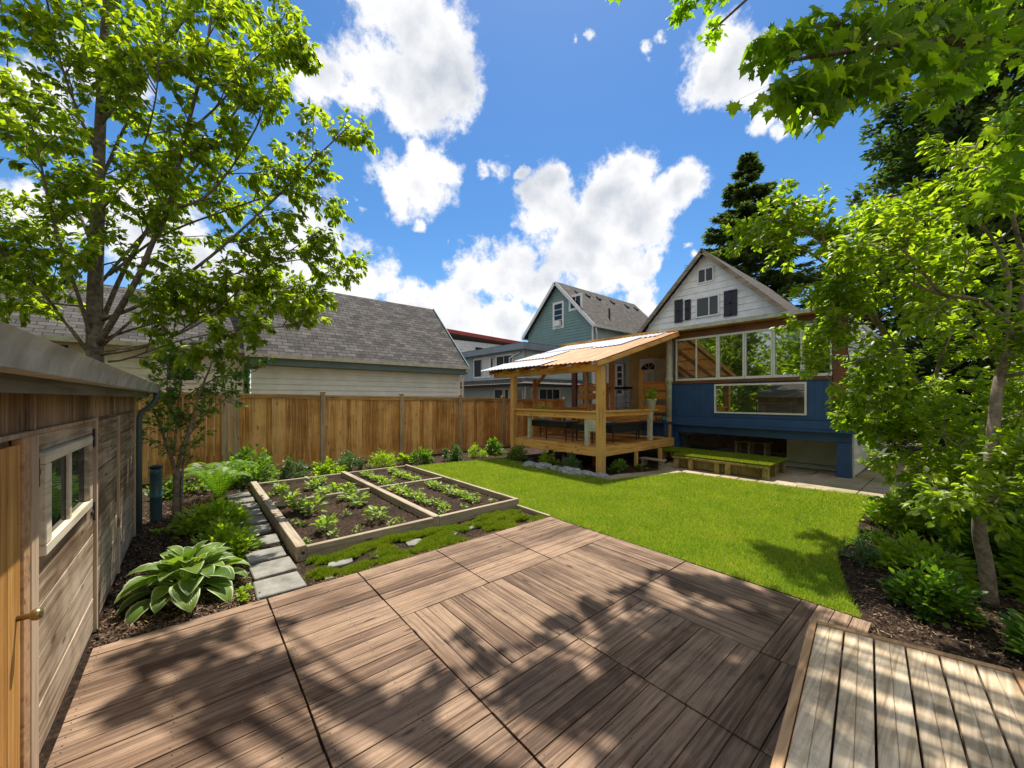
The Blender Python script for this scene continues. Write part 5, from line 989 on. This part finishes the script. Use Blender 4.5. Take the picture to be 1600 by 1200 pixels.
bush('shrub', 'dark leafy shrub at the left corner post of the porch', 'shrub', 7.22, 8.25, .34, .32, .46, 1000, .09, 'lf_mid', ff, T_LANCE, w=1.4)
bush('shrub', 'yellowish plant beneath the middle of the porch front', 'shrub', 7.35, 7.15, .26, .26, .36, 450, .075, 'lf_lime', 'plants along the porch front')
bush('shrub', 'silvery green spreading shrub growing over rocks at the porch front', 'shrub', 7.15, 6.22, .32, .3, .42, 1200, .07, 'lf_blue', 'plants along the porch front', T_LANCE, w=1.4)
bush('shrub', 'dark leafy plant just right of the front porch post', 'shrub', 7.95, 5.35, .22, .2, .30, 350, .085, 'lf_mid', 'plants along the porch front')
bush('shrub', 'small weed on the paving right of the porch', 'shrub', 8.7, 5.2, .14, .12, .14, 120, .06, 'lf_mid', 'plants along the porch front')
lb = 'shrubs in the left mulch bed'
bush('shrub', 'bright lime bushy shrub between the fern and the hosta', 'shrub', .22, 6.55, .42, .40, .42, 1700, .075, 'lf_lime', lb, w=.5)
bush('shrub', 'lower lime bush touching the stepping stones beside the hosta', 'shrub', .30, 5.55, .34, .36, .34, 1300, .07, 'lf_lime', lb, w=.5)
bush('shrub', 'dark low plant at the fence foot behind the slender tree', 'shrub', -.15, 9.3, .45, .35, .35, 700, .08, 'lf_hedge', lb)
bush('weed', 'small yellow green weed at the deck edge beside the first stepping stone', 'weed', .40, 4.16, .13, .13, .07, 130, .035, 'lf_lime', None, stems=3)
bush('weed', 'tiny weed between hosta and water butt', 'weed', -.30, 6.85, .1, .1, .07, 60, .05, 'lf_lime', None, stems=3)
# right bed
rbd = 'shrubs in the right mulch bed'
bush('shrub', 'bright leafy bush in the mulch just behind the grey platform', 'shrub', 4.78, .16, .30, .28, .40, 1500, .06, 'lf_mid', rbd, w=.6)
bush('shrub', 'leafy bush at the right edge beyond the grey platform', 'shrub', 4.40, -.52, .34, .30, .36, 900, .085, 'lf_mid', rbd)
bush('shrub', 'small grey green plant on the lawn edge before the larger lime shrubs', 'shrub', 5.62, .70, .22, .2, .26, 700, .05, 'lf_blue', rbd, T_LANCE, w=1.3)
bush('shrub', 'second grey green plant on the lawn edge, nearer the path', 'shrub', 6.25, .62, .28, .25, .32, 800, .055, 'lf_mid', rbd, T_LANCE, w=1.3)
bush('shrub', 'loose lime shrub in the middle of the shrub bed left of the curved trunk', 'shrub', 5.75, .25, .45, .4, .42, 1300, .07, 'lf_lime', rbd)
bush('shrub', 'wide lime shrub at the corner of lawn and path', 'shrub', 7.7, .55, .65, .4, .42, 1700, .07, 'lf_lime', rbd)
bush('shrub', 'medium green bush behind the curved trunk', 'shrub', 6.0, -.75, .65, .55, 1.25, 3200, .08, 'lf_right', rbd, stems=10)
bush('shrub', 'upright bright leaved shrub between the path and the arching tree', 'shrub', 8.3, -.15, .65, .48, 1.7, 4600, .085, 'lf_right', rbd, stems=12)
bush('shrub', 'medium shrub under the arching tree', 'shrub', 7.0, -.25, .7, .48, 1.05, 3200, .08, 'lf_mid', rbd, stems=10)
hd_ = 'tall shrubs screening the right side of the garden'
bush('hedge_shrub', 'tall dense shrub filling the right edge behind the curved trunk', 'shrub', 6.7, -1.75, 1.0, .9, 3.0, 11000, .09, 'lf_mid', hd_, stems=16, lump=.3, stem_r=.02)
bush('hedge_shrub', 'tall dense shrub just right of the arching tree', 'shrub', 8.9, -1.35, 1.2, .8, 3.4, 9000, .11, 'lf_hedge', hd_, stems=16, lump=.3, stem_r=.02)
bush('hedge_shrub', 'tall shrub behind the arching tree beside the path', 'shrub', 11.6, -1.15, 1.5, .8, 3.4, 9000, .11, 'lf_hedge', hd_, stems=16, lump=.3, stem_r=.02)
bush('hedge_shrub', 'darkest tall shrub closing the far end of the path', 'shrub', 15.5, -1.0, 1.9, 1.0, 4.2, 7500, .14, 'lf_dark', hd_, stems=16, lump=.3, stem_r=.02)
bush('hedge_shrub', 'dark shrub rising in the far right corner above the other shrubs', 'shrub', 5.2, -2.2, 1.2, .9, 2.7, 8000, .10, 'lf_mid', hd_, stems=16, lump=.3, stem_r=.02)
bush('hedge_shrub', 'dark tree sized shrub in front of the great conifer', 'shrub', 12.5, -2.9, 2.0, 1.2, 5.6, 9000, .14, 'lf_dark', hd_, stems=18, lump=.3, stem_r=.03)
n = 160; P = np.stack([8.0 + rng.normal(0, .10, n), 8.05 + rng.normal(0, .13, n), 1.32 + np.abs(rng.normal(0, .14, n))], 1); D = np.stack([rng.normal(0, 1, n), rng.normal(0, 1, n), rng.uniform(0, 1.8, n)], 1)
scatter('leaves', M['lf_lime'], T_LANCE, (P, D, np.array([0, 0, 1.]) + rng.normal(0, .5, (n, 3)), np.stack([np.full(n, .16), np.full(n, .14), np.full(n, .1)], 1)), PORCHPOT)
# potted plant leaves
n = 170; P = np.stack([9.86 + rng.normal(0, .07, n), 5.6 + rng.normal(0, .07, n), 1.74 + np.abs(rng.normal(0, .13, n))], 1); D = np.stack([rng.normal(0, 1, n), rng.normal(0, 1, n), rng.uniform(-.2, 1.5, n)], 1)
scatter('leaves', M['lf_lime'], T_LANCE, (P, D, np.array([0, 0, 1.]) + rng.normal(0, .5, (n, 3)), np.stack([np.full(n, .2), np.full(n, .14), np.full(n, .1)], 1)), PLANTS_POT)
# ---- hosta
t = thing('hosta', 'big hosta with pale edged green leaves in the mulch beside the shed', 'hosta', (-.03, 4.62, 0)); n = 0; P = []; D = []; Nn = []; Sz = []; stm = MB()
for ring, (cnt, r, z, tilt, L) in enumerate([(15, .25, .10, -.25, .27), (15, .22, .17, .0, .27), (14, .17, .23, .22, .25), (12, .11, .28, .6, .22), (7, .05, .31, 1.3, .17)]):
    for i in range(cnt):
        a = (i + random.random() * .6) / cnt * 6.283 + ring; e = np.array([math.cos(a), math.sin(a), 0]); p = np.array([-.03, 4.62, 0]) + e * r * random.uniform(.75, 1.1) + np.array([0, 0, z + random.uniform(-.03, .03)])
        P.append(p); D.append(e + np.array([random.gauss(0, .15), random.gauss(0, .15), tilt + random.gauss(0, .12)])); Nn.append(np.array([0, 0, 1]) + e * .15 + rv() * .18); l = L * random.uniform(.75, 1.1); Sz.append((l * .92, l, l))
        stm.tube([np.array([-.03, 4.62, 0]) + e * .03, np.array([-.03, 4.62, 0]) + e * r * .5 + np.array([0, 0, z * .75]), p + unit(D[-1]) * .02], [.006, .005, .004], 4, False)
scatter('leaves', M['hosta'], T_HOSTA, (np.array(P), np.array(D), np.array(Nn), np.array(Sz)), t).data.polygons.foreach_set('use_smooth', [True] * (len(P) * 36)); stm.build('stems', M['lf_crop'], t)
# ---- fern
def fern(label, x, y, R_, nfr, h, mat_='lf_fern'):
    t = thing('fern', label, 'fern', (x, y, 0)); L = Leafs(); b = MB()
    for i in range(nfr):
        a = (i + random.random() * .5) / nfr * 6.283; e = np.array([math.cos(a), math.sin(a), 0]); r = R_ * random.uniform(.8, 1.1); hh = h * random.uniform(.75, 1.15); pts = []
        for k in range(15): u = k / 14; pts.append(np.array([x, y, 0]) + e * r * u ** 1.1 + np.array([0, 0, hh * math.sin(u * 2.3) * 1.1]))
        b.tube(pts, [.006 * (1 - u / 16) for u in range(15)], 4, False)
        for k in range(2, 15):
            tg = unit(pts[k] - pts[k - 1]); sd = np.cross(tg, [0, 0, 1]); sd = unit(sd)
            for j in range(2):
                p = pts[k - 1] + (pts[k] - pts[k - 1]) * (j / 2); w = .17 * R_ / .7 * math.sin(min(1, (k + j / 2) / 14 * 1.0) * 2.75 + .25)
                for s_ in (-1, 1): L.add(p, sd * s_ + tg * .35 + np.array([0, 0, -.12]), np.cross(sd, tg) + rv() * .12, max(.03, w))
    b.build('stems', M['lf_crop'], t); p, d, n_, z = L.arr(); scatter('fronds', M[mat_], T_LANCE, (p, d, n_, np.stack([np.full(len(z), .13), z, z], 1)), t)
fern('large arching bright green fern before the fence beside the slender tree', .38, 8.55, .72, 15, .52)
# ---- crops in the raised bed
def crop(name, x, y, h, r, n, leaf, label, group, tpl=T_OVAL):
    t = thing(name, label, 'vegetable plant', (x, y, .06), group); a = rng.uniform(0, 6.28, n); u = rng.random(n); k = np.sqrt(rng.random(n))
    P = np.stack([x + r * .5 * k * np.cos(a), y + r * .5 * k * np.sin(a), .07 + h * .85 * u * (1 - .4 * k)], 1); D = np.stack([np.cos(a), np.sin(a), rng.uniform(-.1, 1.2, n) * (.4 + u)], 1)
    s = leaf * rng.uniform(.7, 1.25, n); scatter('leaves', M['lf_crop'], tpl, (P, D, np.array([0, 0, 1.]) + rng.normal(0, .35, (n, 3)), np.stack([s * 1.1, s, s], 1)), t)
    b = MB()
    for i in range(5): b.tube([(x, y, .03), (x + random.uniform(-.4, .4) * r, y + random.uniform(-.4, .4) * r, .07 + h * .7)], [.005, .003], 4, False)
    b.build('stems', M['lf_crop'], t); return t
gL = 'bushy crops in the left half of the raised bed'
def invG(px, py, z=.08):
    r = ray(px, py); k = (z - EYE) / r[2]; return r[0] * k, r[1] * k
big = [(508, 828, .26, .20, 'leafy crop nearest the deck in the left half of the raised bed'), (588, 812, .27, .22, 'broad leafy crop near the middle divider in the front left quarter'), (488, 800, .30, .26, 'large bushy crop in the front left quarter beside the cross board'),
 (452, 785, .28, .22, 'tall bushy crop at the cross board on the left'), (468, 795, .22, .2, 'crop hugging the cross board right of the tall bushy one'), (560, 787, .24, .22, 'crop astride the cross board near the middle divider'), (543, 778, .24, .2, 'crop just behind the cross board near the middle divider'),
 (437, 768, .22, .16, 'upright crop near the far left corner of the raised bed'), (487, 762, .26, .18, 'tall crop at the far edge of the left half'), (503, 775, .22, .18, 'crop in the middle of the far left quarter'), (524, 768, .20, .17, 'crop right of center in the far left quarter'), (500, 756, .16, .14, 'small crop against the far edge board'), (545, 763, .16, .14, 'small crop near the middle divider in the far left quarter')]
for (px, py, h, r, lb_) in big: x, y = invG(px, py); x = min(max(x, 1.1), 2.5) if px < 600 else x; crop('vegetable_plant', x, y, h, r, 46, .10, lb_, gL)
for (px, py, lb_) in [(478, 850, 'tiny seedling at the front left corner of the raised bed'), (522, 838, 'tiny seedling right of the crop nearest the deck'), (560, 832, 'tiny seedling before the front board of the left half'), (612, 822, 'small seedling left of the middle divider front'), (625, 818, 'small seedling touching the middle divider front'), (450, 820, 'small seedling near the left board'), (540, 806, 'tiny seedling in the middle of the front left quarter'), (422, 776, 'small yellow seedling in the far left corner'), (470, 822, 'tiny seedling below the tall bushy crop')]:
    x, y = invG(px, py, .06); crop('seedling', x, y, .09, .10, 12, .05, lb_, gL)
gR = 'crops in rows in the right half of the raised bed'; cnt = 0
for (row, xa_, xb_, y0, y1, nm) in [(0, 3.02, 3.02, 7.45, 8.8, 'far left row'), (1, 3.62, 3.68, 7.45, 8.8, 'far right row'), (2, 3.0, 3.0, 5.2, 6.95, 'near left row'), (3, 3.64, 3.64, 5.3, 6.95, 'near right row')]:
    for i in range(12):
        u = i / 11; x = xa_ + random.uniform(-.05, .05); y = y0 + (y1 - y0) * u + random.uniform(-.04, .04); crop('vegetable_plant', x, y, .12 * random.uniform(.6, 1.25), .15 * random.uniform(.7, 1.2), 26, .068, f'{ordn[i]} crop from the deck in the {nm} of the raised bed, right half', gR)
for i, (x, y) in enumerate([(2.85, 5.0), (3.3, 5.1), (3.85, 5.05), (3.9, 5.6), (2.8, 6.9), (3.3, 6.6), (3.95, 6.4), (3.35, 7.9)]): crop('seedling', x, y, .07, .09, 10, .05, f'{ordn[i]} tiny stray seedling from the deck among the right half crop rows', gR)
# ---- conifers
def conifer(name, label, x, y, H_, R_, n, leaf, mat_, droop, layers, seed, skirt=.5, w=.4, gap=.0, tip=.9, rough=0.0):
    r_ = np.random.default_rng(seed); t = thing(name, label, 'tree', (x, y, 0)); b = MB(); b.tube([(x, y, 0), (x, y, H_ * .5), (x, y, H_ * .98)], [R_ * .09, R_ * .05, .02], 10); P = []; D = []; Sz = []
    for i in range(layers):
        u = (i + r_.random() * .7) / layers; z = skirt + (H_ - skirt) * (1 - u); rad = R_ * (u ** tip) * r_.uniform(.78, 1.08) + .05; nb = int(6 + 7 * u)
        for j in range(nb):
            a = r_.uniform(0, 6.28); L = rad * r_.uniform(.72, 1.12); e = np.array([math.cos(a), math.sin(a), 0]); zt = z - droop * L + L * .05; tipv = np.array([x, y, 0]) + e * L + np.array([0, 0, zt + .12 * L]); st_ = np.array([x, y, z]); mid = (st_ + tipv) / 2 + np.array([0, 0, -.04 * L])
            pts = catmull([st_, mid, tipv], 4); b.tube(pts, [.02 + .012 * L * (1 - k / 9) for k in range(len(pts))], 4, False)
            m = int(n / layers / nb * (.5 + u)); tt = .18 + .82 * r_.random(m) ** .6; idx = np.minimum((tt * (len(pts) - 1)).astype(int), len(pts) - 2); pp = np.array(pts); q = pp[idx] + (pp[idx + 1] - pp[idx]) * (tt * (len(pts) - 1) - idx)[:, None]
            sd = np.array([-e[1], e[0], 0]); s = r_.normal(0, 1, m); wdt = .30 * L * (1.12 - tt); q = q + sd * (s * wdt * .55)[:, None] + np.stack([np.zeros(m), np.zeros(m), -np.abs(s) * wdt * .22 + r_.normal(0, .03 + .06 * L * rough, m)], 1)
            P.append(q); D.append(e * .8 + sd * np.clip(s, -1.3, 1.3)[:, None] * .8 + np.stack([np.zeros(m), np.zeros(m), r_.uniform(-.45 - .3 * rough, .35 + .7 * rough, m)], 1)); Sz.append(leaf * r_.uniform(.6, 1.3, m))
    P = np.concatenate(P); D = np.concatenate(D); Sz = np.concatenate(Sz); b.build('trunk', M['bark'], t)
    scatter('crown', M[mat_], T_NEEDLE, (P, D, np.array([0, 0, 1.]) + r_.normal(0, .5, (len(P), 3)), np.stack([Sz * w * 2, Sz, Sz], 1)), t); return t
sp_ = np.array(W(1168, 600, 25)); conifer('spruce_tree', 'pointed spruce rising behind the white gable house', sp_[0], sp_[1], 17.9, 7.0, 42000, .42, 'lf_spruce', .10, 34, 5, 3.0, tip=.95)
c_ = np.array(W(1560, 600, 11.5)); conifer('cedar_tree', 'huge dark conifer towering behind the right hand foliage', c_[0], c_[1], 19, 4.6, 80000, .22, 'lf_cedar', .40, 60, 8, 1.0, tip=.50, w=.6, rough=1.0)
c_ = np.array(W(1310, 600, 23)); conifer('spruce_tree', 'lower dark conifer between white house and the huge conifer', c_[0], c_[1], 10.5, 3.6, 12000, .45, 'lf_cedar', .3, 30, 12, 1.0, tip=.7)
# ---- overhead maple: crown high above the deck (out of the frame) and one low bough at top right
T = Tree(.19, .075, .7, .8, .05, .5); b0 = (6.6, -3.6)
q = T.limb([(6.6, -3.6, 0), (6.5, -3.5, 3), (6.3, -3.2, 6), (6.0, -2.7, 8.3)], .24, .15, 14)
low = T.limb([(6.45, -3.4, 4.2), W(1900, 40, 3.6), W(1700, 50, 3.2), W(1560, 62, 3.0), W(1440, 68, 2.9), W(1330, 80, 2.8), W(1230, 95, 2.75)], .06, .01, 8)
for P, r in [([(1700, 50, 3.2), (1640, 140, 3.0), (1570, 200, 2.9)], .012), ([(1560, 62, 3.0), (1500, 110, 2.8), (1460, 150, 2.7)], .009), ([(1440, 68, 2.9), (1400, 110, 2.8), (1350, 145, 2.7)], .008), ([(1370, 76, 2.85), (1310, 120, 2.75), (1270, 180, 2.7)], .007), ([(1600, 56, 3.1), (1580, 10, 3.2), (1500, -20, 3.3)], .01), ([(1400, 70, 2.85), (1330, 40, 2.9), (1260, 40, 3)], .007), ([(1300, 84, 2.78), (1230, 60, 2.8), (1190, 85, 2.8)], .006), ([(1310, 120, 2.75), (1260, 130, 2.65), (1225, 145, 2.65)], .005), ([(1500, 65, 2.9), (1440, 20, 3.0), (1360, 0, 3.1)], .01), ([(1640, 140, 3.0), (1600, 240, 2.9), (1570, 310, 2.9)], .008)]:
    p = T.limb([W(*a) for a in P], r, r * .5, 6)
    for _ in range(85):
        k = random.randrange(2, len(p)); o_ = p[k] + rv() * np.array([.13, .13, .07]); T.w.tube([p[k], (p[k] + o_) / 2 + np.array([0, 0, .015]), o_], [.0022, .0018, .0012], 4, False)
        T.L.add(o_, np.array([random.gauss(0, .5), random.gauss(0, .5), -.75]), FW * -.5 + np.array([0, 0, .55]) + rv() * .55, random.uniform(.09, .15))
# high crown: clumps above; their shadows dapple the deck and the platform
sh = np.array([SUNV[0] / SUNV[2], SUNV[1] / SUNV[2]]); tops = []
def clump(gx, gy, z, r, n):
    c = np.array([gx + sh[0] * z, gy + sh[1] * z, z]); tops.append((c, r))
    for _ in range(n):
        d = rv() * random.random() ** .45 * r; d[2] *= .5; T.L.add(c + d, np.array([random.gauss(0, .6), random.gauss(0, .6), -.4]), np.array([0, 0, 1.]) + rv() * .5, random.uniform(.12, .21))
for k_, r_b in ((.25, 60), (.4, 70), (.55, 80), (.7, 90), (.85, 80)):
    pk = low[int(k_ * (len(low) - 1))]
    for _ in range(r_b):
        o_ = pk + np.array([random.gauss(0, .22), random.gauss(0, .22), random.uniform(-.22, .16)]); T.w.tube([pk, (pk + o_) / 2 + np.array([0, 0, .02]), o_], [.002, .0016, .001], 3, False); T.L.add(o_, np.array([random.gauss(0, .5), random.gauss(0, .5), -.7]), FW * -.5 + np.array([0, 0, .6]) + rv() * .55, random.uniform(.09, .14))
for (gx, gy, r, n, z) in SHADE: clump(gx, gy, z, r, n)
for (c, r) in tops:
    st_ = np.array([6.0, -2.7, 8.2]); mid = (st_ + c) / 2 + np.array([0, 0, .5]) + rv() * .3; T.w.tube(catmull([st_, mid, c], 4), [.07 * (1 - k / 10) + .008 for k in range(9)], 6, False)
T.finish('maple_tree', 'large leaved maple whose bough hangs in at the top right', 'tree', (*b0, 0), 'bark', 'lf_maple', T_MAPLE, scl=(1.0, 1, 1))
# ---- trees behind the viewer, seen mirrored in the sunroom glass
for i, (x, y, r, h, lb_) in enumerate([(-9, 6, 3.4, 12, 'broad tree beyond the shed, mirrored in the sunroom windows'), (-11, 13, 4.0, 13, 'second tree beyond the shed, mirrored left of the first in the sunroom glass'), (-8.5, -1.5, 3.2, 11, 'third tree beyond the deck, mirrored rightmost in the sunroom glass')]):
    bush('broad_tree', lb_, 'tree', x, y, r, r, h, 12000, .34, 'lf_right', None, stems=14, stem_r=.12, lump=.3)
